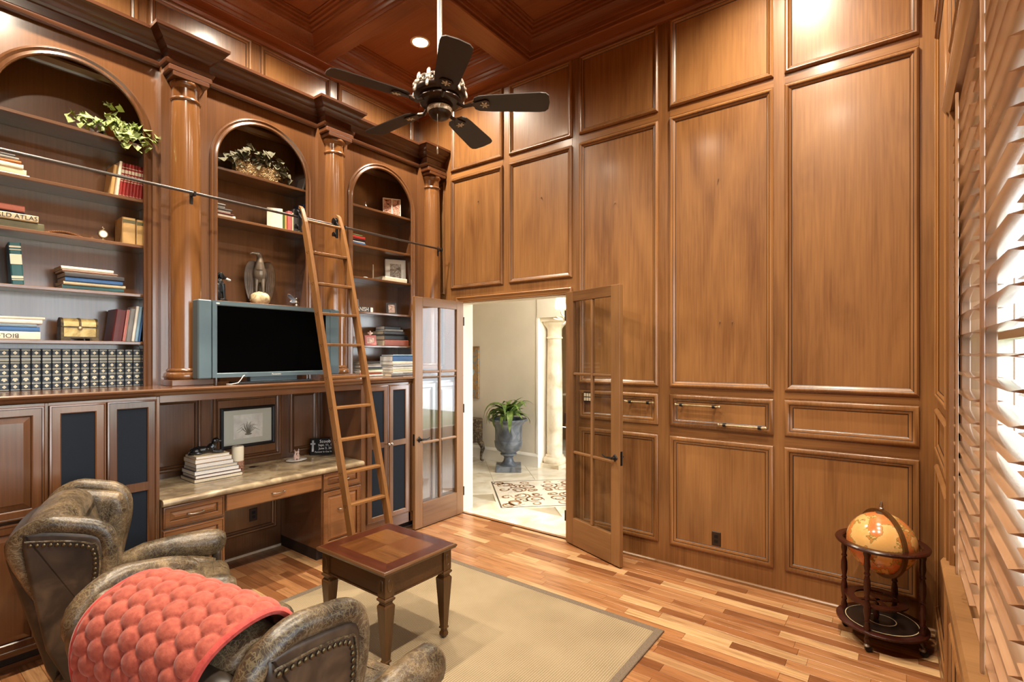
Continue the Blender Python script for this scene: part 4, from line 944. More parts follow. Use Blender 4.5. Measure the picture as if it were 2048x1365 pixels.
# ================================================================== GLOBE BAR CART
def globe_mat():
    m, nt, b = nmat('globe_map')
    n = node(nt, 'ShaderNodeTexNoise'); n.inputs['Scale'].default_value = 7.0; n.inputs['Detail'].default_value = 8; n.inputs['Roughness'].default_value = 0.6
    nt.links.new(tex_coords(nt, (1, 1, 1)), n.inputs['Vector'])
    nt.links.new(ramp(nt, n.outputs[0], [(0.40, srgb(226, 176, 104)), (0.50, srgb(232, 186, 118)), (0.515, srgb(126, 122, 60)), (0.535, srgb(210, 138, 74)), (0.60, srgb(214, 120, 66)), (0.72, srgb(226, 172, 96))]), b.inputs['Base Color'])
    b.inputs['Roughness'].default_value = 0.18; b.inputs['Coat Weight'].default_value = 0.4
globe_mat()
plain('paper_map_dark', srgb(30, 22, 18), 0.25, var=0.3, scale=25); plain('cream_line', srgb(210, 190, 150), 0.4)
gx, gy = -0.095, 4.03
gb = thing('globe_bar', 'antique style floor globe in a dark turned-wood stand with casters', 'globe', (gx, gy, 0), R(27))
legs = [(0.215*math.cos(R(a)), 0.215*math.sin(R(a))) for a in (45, 135, 225, 315)]
ringp = []
MB().lathe([(0.205, 0.618), (0.205, 0.636), (0.212, 0.642), (0.245, 0.642), (0.252, 0.634), (0.248, 0.622), (0.236, 0.616), (0.205, 0.618)], 48, caps=False).build('horizon_ring', 'dark_mahogany', gb, smooth=40)
gl_ = MB().ell((0, 0, 0.63), 0.190, 40, 24, Matrix.Rotation(R(18), 4, 'X')).build('globe_ball', 'globe_map', gb, smooth=60)
mer = [(0.197*math.cos(R(t)), 0, 0.63+0.197*math.sin(R(t))) for t in range(0, 360, 6)]
mb = MB(); vs = []; fs = []
for p in range(60):
    t = R(p*6)
    for rr, yy in ((0.193, -0.011), (0.212, -0.011), (0.212, 0.011), (0.193, 0.011)): vs.append((rr*math.cos(t), yy, 0.63+rr*math.sin(t)))
for p in range(60):
    for k in range(4): fs.append((p*4+k, p*4+(k+1) % 4, ((p+1) % 60)*4+(k+1) % 4, ((p+1) % 60)*4+k))
mb.add(vs, fs); mb.xf(Matrix.Rotation(R(-80), 4, 'Z')).build('meridian_arc', 'table_leg', gb, smooth=40)
MB().lathe([(0.012, 0.84), (0.014, 0.850), (0.008, 0.856), (0.011, 0.866), (0.008, 0.876), (0.009, 0.882), (0.002, 0.895)], 14).build('finial', 'nickel', gb, smooth=40)
MB().lathe([(0.030, 0.818), (0.030, 0.823), (0.012, 0.828)], 20).build('pole_cap', 'nickel', gb, smooth=40)
turn = [(0.011, 0.10), (0.016, 0.12), (0.019, 0.15), (0.013, 0.18), (0.017, 0.19), (0.013, 0.20), (0.020, 0.24), (0.018, 0.29), (0.012, 0.32), (0.018, 0.33), (0.012, 0.345), (0.019, 0.39), (0.018, 0.44), (0.012, 0.47), (0.018, 0.48), (0.012, 0.495), (0.018, 0.53), (0.015, 0.58), (0.020, 0.60), (0.020, 0.620)]
for lx, ly in legs:
    Mt = Matrix.Translation((lx, ly, 0))
    lo = MB().lathe([(0.010, 0.048), (0.014, 0.06), (0.018, 0.075), (0.012, 0.09)]+turn, 16, Mt).build('leg', 'dark_mahogany', gb, smooth=40)
    MB().lathe([(0.004, -0.011), (0.020, -0.009), (0.021, 0.0), (0.020, 0.009), (0.004, 0.011)], 16, Mt @ Matrix.Translation((0.008, 0, 0.0215)) @ Matrix.Rotation(R(90), 4, 'X')).build('caster', 'iron', lo, smooth=40)
    MB().lathe([(0.014, 0.034), (0.018, 0.040), (0.012, 0.05)], 12, Mt).build('caster_cap', 'nickel', lo, smooth=40)
shelf = MB().lathe([(0.0005, 0.112), (0.235, 0.112), (0.245, 0.118), (0.245, 0.128), (0.235, 0.134), (0.0005, 0.134)], 48, caps=False).build('lower_shelf', 'dark_mahogany', gb, smooth=40)
MB().lathe([(0.0005, 0.1345), (0.205, 0.1345)], 40, caps=False).build('shelf_map', 'paper_map_dark', shelf)
for rr in (0.075, 0.19): MB().lathe([(rr, 0.1350), (rr+0.005, 0.1350)], 40, caps=False).build('gilt_line', 'cream_line', shelf)
mb = MB()
for sx in (-1, 1): pass
bh = MB().lathe([(0.120, 0.255), (0.170, 0.255), (0.172, 0.266), (0.118, 0.266), (0.120, 0.255)], 40, Matrix.Translation((-0.02, 0.02, 0)), caps=False).build('bottle_ring', 'dark_mahogany', gb, smooth=40)
MB().box(-0.15, -0.012, 0.256, 0.13, 0.012, 0.264).box(-0.012-0.02, -0.12, 0.256, 0.012-0.02, 0.15, 0.264).build('bottle_bar', 'dark_mahogany', gb)
MB().lathe([(0.012, 0.134), (0.018, 0.16), (0.011, 0.19), (0.016, 0.22), (0.012, 0.256)], 14, Matrix.Translation((-0.02, 0.02, 0))).build('centre_post', 'dark_mahogany', gb, smooth=40)
# ================================================================== WINGBACK ARMCHAIRS
def leather_mat():
    m, nt, b = nmat('leather')
    tc = tex_coords(nt, (1, 1, 1))
    n1 = node(nt, 'ShaderNodeTexNoise'); n1.inputs['Scale'].default_value = 5.5; n1.inputs['Detail'].default_value = 6; n1.inputs['Roughness'].default_value = 0.62; n1.inputs['Distortion'].default_value = 0.5
    nt.links.new(tc, n1.inputs['Vector'])
    base = ramp(nt, n1.outputs[0], [(0.28, srgb(24, 19, 14)), (0.44, srgb(54, 43, 31)), (0.58, srgb(86, 70, 51)), (0.74, srgb(142, 120, 90))])
    fac = None
    nd = node(nt, 'ShaderNodeTexNoise'); nd.inputs['Scale'].default_value = 9; nd.inputs['Detail'].default_value = 4; nt.links.new(tc, nd.inputs['Vector'])
    for sc_, st in ((38.0, 0.035), (75.0, 0.045)):
        mxv = node(nt, 'ShaderNodeMix', data_type='RGBA'); mxv.inputs[0].default_value = 0.16; nt.links.new(tc, mxv.inputs[6]); nt.links.new(nd.outputs['Color'], mxv.inputs[7])
        vo = node(nt, 'ShaderNodeTexVoronoi', feature='DISTANCE_TO_EDGE'); vo.inputs['Scale'].default_value = sc_; nt.links.new(mxv.outputs[2], vo.inputs['Vector'])
        lt_ = node(nt, 'ShaderNodeMath', operation='LESS_THAN'); lt_.inputs[1].default_value = st; nt.links.new(vo.outputs['Distance'], lt_.inputs[0])
        if fac is None: fac = lt_.outputs[0]
        else:
            mxx = node(nt, 'ShaderNodeMath', operation='MAXIMUM'); nt.links.new(fac, mxx.inputs[0]); nt.links.new(lt_.outputs[0], mxx.inputs[1]); fac = mxx.outputs[0]
    mk = node(nt, 'ShaderNodeMath', operation='MULTIPLY'); nt.links.new(fac, mk.inputs[0]); nt.links.new(n1.outputs[0], mk.inputs[1]); fac = mk.outputs[0]
    ms = node(nt, 'ShaderNodeMath', operation='MULTIPLY'); ms.inputs[1].default_value = 0.30; nt.links.new(fac, ms.inputs[0])
    mx = node(nt, 'ShaderNodeMix', data_type='RGBA'); nt.links.new(ms.outputs[0], mx.inputs[0]); nt.links.new(base, mx.inputs[6]); mx.inputs[7].default_value = C4(srgb(206, 186, 142))
    nt.links.new(mx.outputs[2], b.inputs['Base Color']); b.inputs['Roughness'].default_value = 0.36
    n3 = node(nt, 'ShaderNodeTexNoise'); n3.inputs['Scale'].default_value = 16; n3.inputs['Detail'].default_value = 4; nt.links.new(tc, n3.inputs['Vector'])
    bp = node(nt, 'ShaderNodeBump'); bp.inputs['Strength'].default_value = 0.45; bp.inputs['Distance'].default_value = 0.01
    nt.links.new(n3.outputs[0], bp.inputs['Height']); nt.links.new(bp.outputs[0], b.inputs['Normal'])
leather_mat()
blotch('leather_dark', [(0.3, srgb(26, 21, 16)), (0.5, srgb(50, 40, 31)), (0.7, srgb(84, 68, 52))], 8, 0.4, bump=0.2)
plain('nail_brass', srgb(92, 80, 58), 0.35, 0.85)
plain('leg_black', srgb(26, 18, 14), 0.4)
LEAN = R(13)
def mback_chair(a, b, h): return (a, -0.20-b*math.sin(LEAN)+h*math.cos(LEAN), 0.40+b*math.cos(LEAN)+h*math.sin(LEAN))
def smooth_poly(pts, k=3):
    for _ in range(k):
        q = []
        for i in range(len(pts)):
            p, r = pts[i], pts[(i+1) % len(pts)]
            q += [(p[0]*0.75+r[0]*0.25, p[1]*0.75+r[1]*0.25), (p[0]*0.25+r[0]*0.75, p[1]*0.25+r[1]*0.75)]
        pts = q
    return pts
def smooth_open(pts, k=3):
    for _ in range(k):
        q = [pts[0]]
        for i in range(len(pts)-1):
            p, r = Vector(pts[i]), Vector(pts[i+1]); q += [p*0.75+r*0.25, p*0.25+r*0.75]
        pts = q+[pts[-1]]
    return [tuple(p) for p in pts]
def sub(o, lv=1):
    md = o.modifiers.new('soft', 'SUBSURF'); md.levels = lv; md.render_levels = lv; return o
def armchair(label, loc, rz, wk):
    WQ = lambda y: -0.41+(y+0.41)*wk if y > -0.41 else y
    t = thing('wingback_armchair', label, 'armchair', loc, rz, group='leather wingback armchairs')
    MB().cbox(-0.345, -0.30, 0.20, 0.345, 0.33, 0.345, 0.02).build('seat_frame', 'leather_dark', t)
    MB().slab(smooth_poly(rrect(-0.285, -0.22, 0.285, 0.405, 0.06), 1), 0.165, 0.065, lambda a, b, h: (a, b, 0.425+h+0.02*math.cos(a*3.5)*math.cos((b-0.1)*2.2)), 5).build('seat_cushion', 'leather', t, smooth=60)
    bo_ = smooth_poly([(-0.285, 0.0), (0.285, 0.0), (0.315, 0.35), (0.345, 0.59), (0.27, 0.66), (0.0, 0.675), (-0.27, 0.66), (-0.345, 0.59), (-0.315, 0.35)], 3)
    MB().slab(bo_, 0.19, 0.09, mback_chair, 6).build('back_cushion', 'leather', t, smooth=60)
    bo2 = smooth_poly([(-0.30, -0.20), (0.30, -0.20), (0.345, 0.30), (0.365, 0.58), (0.25, 0.615), (0.0, 0.63), (-0.25, 0.615), (-0.365, 0.58), (-0.345, 0.30)], 2)
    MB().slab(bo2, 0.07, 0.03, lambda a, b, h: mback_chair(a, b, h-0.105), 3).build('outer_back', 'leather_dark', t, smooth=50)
    side = smooth_poly([(-0.27, 0.20), (0.29, 0.20), (0.31, 0.50), (0.26, 0.555), (-0.15, 0.575)]+[(WQ(a), b) for a, b in ((-0.07, 0.66), (-0.030, 0.80), (-0.030, 0.925), (-0.07, 0.965), (-0.36, 1.015), (-0.40, 0.985))], 2)
    wing = smooth_poly([(-0.24, 0.42), (-0.10, 0.50)]+[(WQ(a), b) for a, b in ((-0.03, 0.62), (0.0, 0.76), (0.01, 0.88), (-0.02, 0.965), (-0.10, 0.985), (-0.36, 1.03), (-0.40, 0.97))], 3)
    nail = MB().ell((0, 0, 0), (0.0045, 0.0085, 0.0085), 10, 6).mesh('nailhead', 'nail_brass', 60)
    for s in (-1, 1):
        X = lambda h, s=s: s*h
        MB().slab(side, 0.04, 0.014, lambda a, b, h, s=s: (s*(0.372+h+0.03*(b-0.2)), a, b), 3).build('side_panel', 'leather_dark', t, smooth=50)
        MB().slab(wing, 0.10, 0.048, lambda a, b, h, s=s: (s*(0.325+h+0.03*(b-0.2)), a, b), 5).build('wing', 'leather', t, smooth=60)
        rp = smooth_open([(x_, WQ(y_), z_) for x_, y_, z_ in ((s*0.352, -0.33, 0.70), (s*0.362, -0.385, 0.85), (s*0.370, -0.425, 0.96), (s*0.382, -0.30, 1.030), (s*0.385, -0.18, 1.010), (s*0.385, -0.06, 0.985), (s*0.384, -0.012, 0.93), (s*0.382, -0.012, 0.82), (s*0.376, -0.045, 0.70), (s*0.37, -0.06, 0.62))], 2)
        MB().tube(rp, [min(0.012+0.004*i, 0.030+0.008*math.sin(math.pi*min(1, 0.15+0.85*i/(len(rp)-1)))) for i in range(len(rp))], 10).build('wing_roll', 'leather', t, smooth=60)
        ap = [(s*0.350, -0.24, 0.545), (s*0.362, -0.12, 0.570), (s*0.372, -0.02, 0.585), (s*0.38, 0.16, 0.592), (s*0.388, 0.29, 0.585), (s*0.39, 0.35, 0.578), (s*0.39, 0.382, 0.572), (s*0.39, 0.396, 0.568)]
        MB().tube(ap, [0.020, 0.045, 0.066, 0.076, 0.080, 0.078, 0.058, 0.018], 16, sx=0.95).build('arm_roll', 'leather', t, smooth=60)
        MB().slab([(p[0], p[1]) for p in smooth_poly([(s*0.33, 0.20), (s*0.41, 0.20), (s*0.43, 0.50), (s*0.43, 0.56), (s*0.335, 0.56), (s*0.335, 0.50)][::1 if s > 0 else -1], 1)], 0.05, 0.02, lambda a, b, h: (a, 0.345+h, b), 3).build('arm_front', 'leather_dark', t, smooth=50)
        MB().slab(smooth_poly([(-0.20, 0.34), (0.34, 0.34), (0.34, 0.55), (-0.20, 0.55)], 1), 0.08, 0.03, lambda a, b, h, s=s: (s*(0.335+h), a, b), 3).build('arm_inner', 'leather', t, smooth=50)
        np_ = smooth_open([(s*(0.3925+0.03*(z_-0.2)), WQ(y_), z_) for y_, z_ in ((-0.375, 0.955), (-0.22, 0.940), (-0.10, 0.914), (-0.072, 0.885), (-0.068, 0.80), (-0.095, 0.665), (-0.11, 0.60))], 3)
        MB().tube([(p[0]+s*0.001, p[1]+(0.016 if p[2] < 0.905 else 0.004), p[2]+(0.015 if p[2] > 0.89 else 0.0)) for p in np_], 0.0045, 6).build('piping', 'leather', t, smooth=60)
        acc = 0.0
        for p, q in zip(np_[:-1], np_[1:]):
            p, q = Vector(p), Vector(q); ln = (q-p).length; d_ = 0.0
            while acc+ln-d_ >= 0.0215:
                d_ += 0.0215-acc; acc = 0.0
                o = put('nailhead', nail, t); o.location = p.lerp(q, d_/ln)+Vector((s*0.002, 0, 0))
            acc += ln-d_
        for yy, zb, dy in ((0.28, 0.20, 0.0), (-0.27, 0.22, -0.07)):
            sq_lathe([(0.018, RUGZ-loc[2]+0.001), (0.028, 0.13), (0.032, zb)], s*0.31, yy).xf(Matrix(((1, 0, 0, 0), (0, 1, -dy/0.2, dy), (0, 0, 1, 0), (0, 0, 0, 1)))).build('leg', 'leg_black', t)
        rib = smooth_open([(s*0.30, -0.23, 0.50), (s*0.335, -0.27, 0.70), (s*0.345, -0.315, 0.90), (s*0.26, -0.30, 1.03)], 2)
        MB().tube(rib, 0.006, 6).build('back_piping', 'leather', t, smooth=60)
    t.scale = (1.05, 1.05, 1.05)
    return t
armchair('worn olive leather wingback armchair in front of the base cabinet, without a throw', (-3.30, 1.0, 0.0), R(70-90), 0.76)
chB = armchair('worn olive leather wingback armchair in the foreground with the coral throw over its back', (-1.80, 0.955, 0.0), R(103-90), 0.95)
# ---- coral bubble throw
def fur_mat(name, c0, c1):
    m, nt, b = nmat(name)
    n = node(nt, 'ShaderNodeTexNoise'); n.inputs['Scale'].default_value = 60; n.inputs['Detail'].default_value = 5
    nt.links.new(tex_coords(nt, (1, 1, 1)), n.inputs['Vector'])
    nt.links.new(ramp(nt, n.outputs[0], [(0.3, c0), (0.7, c1)]), b.inputs['Base Color'])
    b.inputs['Roughness'].default_value = 0.85; b.inputs['Sheen Weight'].default_value = 0.2; b.inputs['Sheen Roughness'].default_value = 0.4
    bp = node(nt, 'ShaderNodeBump'); bp.inputs['Strength'].default_value = 0.5; bp.inputs['Distance'].default_value = 0.004
    nt.links.new(n.outputs[0], bp.inputs['Height']); nt.links.new(bp.outputs[0], b.inputs['Normal'])
fur_mat('coral_fur', srgb(142, 58, 43), srgb(172, 86, 66)); fur_mat('coral_edge', srgb(160, 50, 44), srgb(186, 74, 62))
def bubble(p, q):
    PX, PY = 0.076, 0.047; best = 0.0
    j0 = math.floor(q/PY)
    for j in (j0-1, j0, j0+1, j0+2):
        off = 0.5*PX if j % 2 else 0.0
        i0 = math.floor((p-off)/PX)
        for i in (i0, i0+1):
            dx = (p-off-i*PX)/(0.50*PX); dy = (q-j*PY)/(0.66*PY)
            v = 1-dx*dx-dy*dy
            if v > best: best = v
    return 0.0155*math.sqrt(max(best, 0.0)) if best > 0 else 0.0
spine = smooth_open([(0, mback_chair(0, 0.44, 0.125)[1], mback_chair(0, 0.44, 0.125)[2]), (0, mback_chair(0, 0.55, 0.125)[1], mback_chair(0, 0.55, 0.125)[2]), (0, mback_chair(0, 0.68, 0.10)[1], mback_chair(0, 0.68, 0.10)[2]),
                     (0, mback_chair(0, 0.705, 0.0)[1], mback_chair(0, 0.705, 0.0)[2]), (0, mback_chair(0, 0.67, -0.12)[1], mback_chair(0, 0.67, -0.12)[2]), (0, mback_chair(0, 0.56, -0.175)[1], mback_chair(0, 0.56, -0.175)[2]),
                     (0, mback_chair(0, 0.35, -0.175)[1], 0.73), (0, -0.48, 0.45), (0, -0.47, 0.22)], 3)
SPL = [Vector(p) for p in spine]; cum = [0]
for i in range(1, len(SPL)): cum.append(cum[-1]+(SPL[i]-SPL[i-1]).length)
def sp_at(s):
    s = max(0, min(cum[-1], s)); i = 0
    while i < len(cum)-2 and cum[i+1] < s: i += 1
    f = (s-cum[i])/(cum[i+1]-cum[i]); p = SPL[i].lerp(SPL[i+1], f); tn = (SPL[i+1]-SPL[i]).normalized()
    return p, Vector((0, -tn.z, tn.y)) if False else Vector((0, tn.z, -tn.y))
TL = cum[-1]
def throw_edges(s):
    f = s/TL
    return -0.17-0.12*f-0.012*math.sin(f*6), 0.35-0.09*min(1, f*2.2)+0.012*math.sin(f*9)
def throw_pt(u, v, off=0.0, bub=True):
    s = v*TL; xl, xr = throw_edges(s); x = xl+(xr-xl)*u
    p, n = sp_at(s)
    crown = -0.16*(abs(x)**2) if v < 0.55 else 0
    e = min(u, 1-u)*(xr-xl); edge = min(1, e/0.03)
    h = (bubble(x+0.3, s)*min(1, edge+0.15)) if bub else 0
    n = n if n.z > -0.2 or v > 0.4 else -n
    q = p+Vector((x, 0, crown))+n*(h+off)
    return (q.x, q.y, q.z)
# outward normal check: flip so that it points away from the back
_p, _n = sp_at(TL*0.35)
SGN = 1 if _n.z > 0 else -1
_old = sp_at
def sp_at(s):
    p, n = _old(s); return p, n*SGN
th = thing('throw_blanket', 'coral pink bubble-quilted plush throw draped over the near armchair back', 'blanket', (-1.80, 0.955, 0.0), R(103-90))
th.scale = (1.05, 1.05, 1.05)
MB().grid(lambda u, v: throw_pt(u, v), 140, 330).build('quilt', 'coral_fur', th, smooth=80)
for u in (0.0, 1.0):
    MB().tube([throw_pt(u, v/80, -0.004, False) for v in range(81)], 0.011, 6).build('binding', 'coral_edge', th, smooth=60)
# ================================================================== SMALL THINGS
COLR = {'white': (226, 222, 212), 'cream': (222, 206, 170), 'tan': (196, 158, 100), 'maroon': (92, 34, 34), 'red': (150, 42, 38), 'bright red': (176, 52, 48), 'pink': (190, 110, 108), 'teal': (40, 88, 92),
        'dark teal': (26, 66, 70), 'navy': (28, 44, 86), 'blue': (58, 104, 160), 'light blue': (140, 176, 200), 'grey': (126, 124, 122), 'dark grey': (62, 60, 62), 'black': (26, 24, 26), 'olive': (96, 92, 60),
        'orange': (196, 116, 52), 'yellow': (196, 168, 70), 'green': (86, 116, 66), 'brown': (112, 70, 44), 'rust': (160, 84, 62), 'silver': (176, 178, 180), 'ivory': (236, 228, 206), 'slate': (38, 46, 56)}
for n_, c_ in COLR.items(): plain('cover_'+n_, srgb(*c_), 0.42, var=0.10, scale=14)
plain('paper', srgb(222, 210, 184), 0.8, var=0.08, scale=120); plain('paper_white', srgb(236, 232, 224), 0.8, var=0.05, scale=120)
plain('gilt', srgb(206, 196, 168), 0.4, 0.3); plain('ink', srgb(40, 36, 34), 0.6); plain('ink_white', srgb(236, 234, 228), 0.6)
ORD = ['first', 'second', 'third', 'fourth', 'fifth', 'sixth', 'seventh', 'eighth', 'ninth', 'tenth', 'eleventh', 'twelfth', 'thirteenth', 'fourteenth', 'fifteenth', 'sixteenth', 'seventeenth']
# a book stands upright: spine towards +x, thickness along y (0..T), height along z (0..L), depth D along -x
def book(col, L, T, D, label, M, group=None, title=None, paper='paper', bands=None, pages_out=False):
    t = bpy.data.objects.new('book', None); COL.objects.link(t); t.empty_display_size = 0.05
    t.matrix_basis = M; tag(t, label, 'book', group)
    b = 0.0028 if T > 0.018 else 0.0012; ov = 0.003
    r = min(T*0.28, 0.006)
    prof = [(-D, 0), (-r, 0), (0, r), (0.0008, T/2), (0, T-r), (-r, T), (-D, T), (-D, T-b), (-r-b, T-b), (-b-0.0005, T-r-b*0.5), (-b-0.0005, r+b*0.5), (-r-b, b), (-D, b)]
    MB().prism(prof, ID, 0, L).build('cover', 'cover_'+col, t)
    MB().box(-D+ov, b*1.02, ov, -b-0.001, T-b*1.02, L-ov).build('pages', paper, t)
    if pages_out: pass
    if bands:
        for (f0, f1, mt) in bands: MB().box(-0.002, 0.0015, L*f0, 0.0016, T-0.0015, L*f1).build('spine_band', mt, t)
    if title:
        s, mt, flip, pos, sz = title
        # lettering runs along the spine, reading downwards when upright
        Mt = Matrix(((0, 0, 1, 0.0012), (0, -1 if flip else 1, 0, T/2), (1 if flip else -1, 0, 0, L*pos), (0, 0, 0, 1)))
        Mt = Matrix(((0, 0, 1, 0.0014), (0, 1, 0, T/2), (-1, 0, 0, L*pos), (0, 0, 0, 1))) if not flip else Matrix(((0, 0, 1, 0.0014), (0, -1, 0, T/2), (1, 0, 0, L*pos), (0, 0, 0, 1)))
        text(s, sz, mt, t, Mt, depth=0.0003)
    return t
def MU(x, y, z, rot=0, lean=0):          # upright, optional turn about z and lean about x (towards +y negative)
    return Matrix.Translation((x, y, z)) @ Matrix.Rotation(rot, 4, 'Z') @ Matrix.Rotation(lean, 4, 'X')
def MS(x, y, z, L, rot=0.0):             # lying flat: height runs along +y, thickness along +z (spine to the room)
    # upright axes: y(T)->z, z(L)->-y ; start from y+L
    return Matrix.Translation((x, y+L/2, z)) @ Matrix.Rotation(rot, 4, 'Z') @ Matrix.Translation((0, L/2, 0)) @ Matrix(((1, 0, 0, 0), (0, 0, -1, 0), (0, 1, 0, 0), (0, 0, 0, 1)))
def stack(where, x, y, z, specs, group, jitter=0.01, flip=False):
    """specs from the bottom up: (colour, L, T, D[, title])"""
    n = len(specs)
    for i, sp in enumerate(specs):
        col, L, T, D = sp[:4]; ttl = sp[4] if len(sp) > 4 else None
        k = n-1-i
        pos = 'on top of' if k == 0 else ('at the bottom of' if i == 0 else ORD[k]+' from the top of')
        yy = y+(sp[5] if len(sp) > 5 else random.uniform(-jitter, jitter))
        Mk = MS(x+random.uniform(-jitter, jitter), yy, z, L, random.uniform(-0.04, 0.04) if len(sp) < 6 else 0)
        if flip: Mk = Matrix.Translation((x-D/2, yy+L/2, 0)) @ Matrix.Rotation(math.pi, 4, 'Z') @ Matrix.Translation((-(x-D/2), -(yy+L/2), 0)) @ Mk
        book(col, L, T-0.0006, D, f'{col} book {pos} the {where}', Mk, group, ttl, random.choice(('paper', 'paper_white')))
        z += T
    return z
GAPB = 0.0008
# ---- dark encyclopedia row on the ledge under the ivy bay
EB = [(0.02, 0.028, 'gilt'), (0.155, 0.163, 'gilt'), (0.178, 0.184, 'gilt'), (0.345, 0.352, 'gilt'), (0.368, 0.374, 'gilt'), (0.49, 0.496, 'gilt'), (0.51, 0.516, 'gilt'), (0.655, 0.663, 'gilt'), (0.678, 0.684, 'gilt'), (0.72, 0.735, 'ink_white'), (0.752, 0.765, 'ink_white'), (0.81, 0.818, 'gilt'), (0.832, 0.838, 'gilt'), (0.965, 0.972, 'gilt')]
def ency_mesh():
    T, L, D = 0.0495, 0.272, 0.21
    mb = MB()
    for f0, f1, _ in EB: mb.box(-0.002, 0.003, L*f0, 0.0016, T-0.003, L*f1)
    for f in (0.095, 0.43, 0.583, 0.90):
        for k in range(4):
            a = R(90*k); mb.ell((0.0008, T/2+0.0055*math.cos(a), L*f+0.0055*math.sin(a)), (0.0012, 0.0052, 0.0052), 6, 4)
    for f, w in ((0.285, 0.010), (0.262, 0.013), (0.235, 0.005)): mb.box(-0.002, T/2-w, L*f-0.004, 0.0016, T/2+w, L*f+0.004)
    return mb.mesh('gilt_tooling', 'gilt')
et_m = ency_mesh(); nvol = 17
for k in range(nvol):
    y = 1.402-0.0505*(k+1)
    o = book('slate', 0.272, 0.0495, 0.21, f'dark blue encyclopedia volume with gilt bands, {ORD[k]} from the right', MU(-4.525+random.uniform(-0.003, 0.003), y, CZ+0.0006), 'dark encyclopedia row on the ledge')
    put('gilt_tooling', et_m, o)
# ---- ivy bay, shelf with red encyclopedias
z2 = SH[1]+0.0006
stack('pile left of the red encyclopedias', -4.56, 0.43, z2, [('white', 0.31, 0.020, 0.22), ('cream', 0.30, 0.036, 0.22), ('ivory', 0.29, 0.030, 0.21), ('orange', 0.28, 0.020, 0.2), ('grey', 0.27, 0.018, 0.2), ('dark grey', 0.24, 0.016, 0.19)], 'books on the second shelf of the ivy bay', 0.008)
RB = [(0.05, 0.06, 'gilt'), (0.46, 0.475, 'gilt'), (0.52, 0.60, 'gilt'), (0.64, 0.655, 'gilt'), (0.70, 0.80, 'gilt'), (0.86, 0.875, 'gilt')]
for k in range(8):
    y = 1.384-0.0205*k
    book('red', 0.255, 0.0195, 0.18, f'slim red encyclopedia volume with gilt spine, {ORD[k]} from the right', MU(-4.54, y-0.022, z2+0.0015, 0, R(-5.0)), 'slim red encyclopedia set', None, 'paper', RB)
book('ivory', 0.262, 0.017, 0.18, 'thin ivory book leaning against the red encyclopedia set', MU(-4.54, 1.384-0.0205*8-0.020, z2+0.0018, 0, R(-6.0)))
book('tan', 0.235, 0.022, 0.17, 'tan book leaning at the left end of the red set', MU(-4.57, 1.384-0.0205*8-0.046, z2+0.002, 0, R(-6.5)))
# ---- atlas shelf
z3 = SH[2]+0.0006
stack('atlas pile', -4.555, 0.44, z3, [('olive', 0.375, 0.058, 0.25, None, 0.0), ('cream', 0.345, 0.044, 0.25, ('WORLD ATLAS', 'ink', False, 0.40, 0.039), 0.0), ('navy', 0.285, 0.010, 0.2, None, 0.0), ('rust', 0.278, 0.042, 0.2, None, 0.0)], 'books on the atlas shelf')
for k, (yy, w, h) in enumerate(((1.252, 0.082, 0.196), (1.340, 0.068, 0.192))):
    book('tan', h, w, 0.17, ['thick tan volume, left of the two at the end of the atlas shelf', 'thick tan volume, right of the two at the end of the atlas shelf'][k], MU(-4.535, yy-0.012, z3), 'two tan volumes', None, 'paper', [(0.80, 0.92, 'cover_olive')])
fe = thing('carved_feather', 'small ribbed brown wooden feather lying beside the atlas pile', 'ornament', (-4.56, 0.92, z3))
fm = MB()
for k in range(18):
    t = k/17; fm.tube([(-0.018*math.sin(math.pi*t)-0.004, -0.085+0.16*t, 0.008+0.012*math.sin(math.pi*t)), (0.0, -0.08+0.16*t, 0.014+0.014*math.sin(math.pi*t)), (0.018*math.sin(math.pi*t)+0.004, -0.085+0.16*t, 0.008+0.012*math.sin(math.pi*t))], 0.0048, 6)
fm.tube([(0, -0.10, 0.006), (0, 0.0, 0.022), (0, 0.095, 0.006)], 0.006, 6); fm.build('blade', 'drawer_y', fe, smooth=50)
MB().lathe([(0.0, 0), (0.022, 0.0), (0.018, 0.008), (0.008, 0.014), (0.003, 0.022), (0.0, 0.024)], 14, caps=False).build('wooden_cone', 'table_leg', None, 50, 'tiny brown wooden cone on the atlas shelf', 'ornament').location = (-4.56, 1.068, z3)
ck = thing('desk_clock', 'small round metal ornament clock on a foot on the atlas shelf', 'clock', (-4.55, 1.128, z3))
MB().lathe([(0.0, 0.0), (0.020, 0.0), (0.020, 0.006), (0.007, 0.012), (0.006, 0.02), (0.0, 0.02)], 14, caps=False).build('foot', 'brass_old', ck, smooth=40)
MB().lathe([(0.0, -0.012), (0.026, -0.012), (0.031, -0.004), (0.031, 0.006), (0.026, 0.012), (0.0, 0.012)], 22, Matrix.Translation((0, 0, 0.048)) @ Matrix.Rotation(R(90), 4, 'Y'), caps=False).build('case', 'brass_old', ck, smooth=40)
MB().lathe([(0.0005, 0.0125), (0.022, 0.0125)], 20, Matrix.Translation((0, 0, 0.048)) @ Matrix.Rotation(R(90), 4, 'Y'), caps=False).build('dial', 'ink_white', ck)
MB().tube([(0, 0, 0.078), (0, 0.006, 0.088), (0, -0.004, 0.094), (0, 0, 0.102)], [0.006, 0.007, 0.005, 0.002], 7).build('finial', 'brass_old', ck, smooth=50)
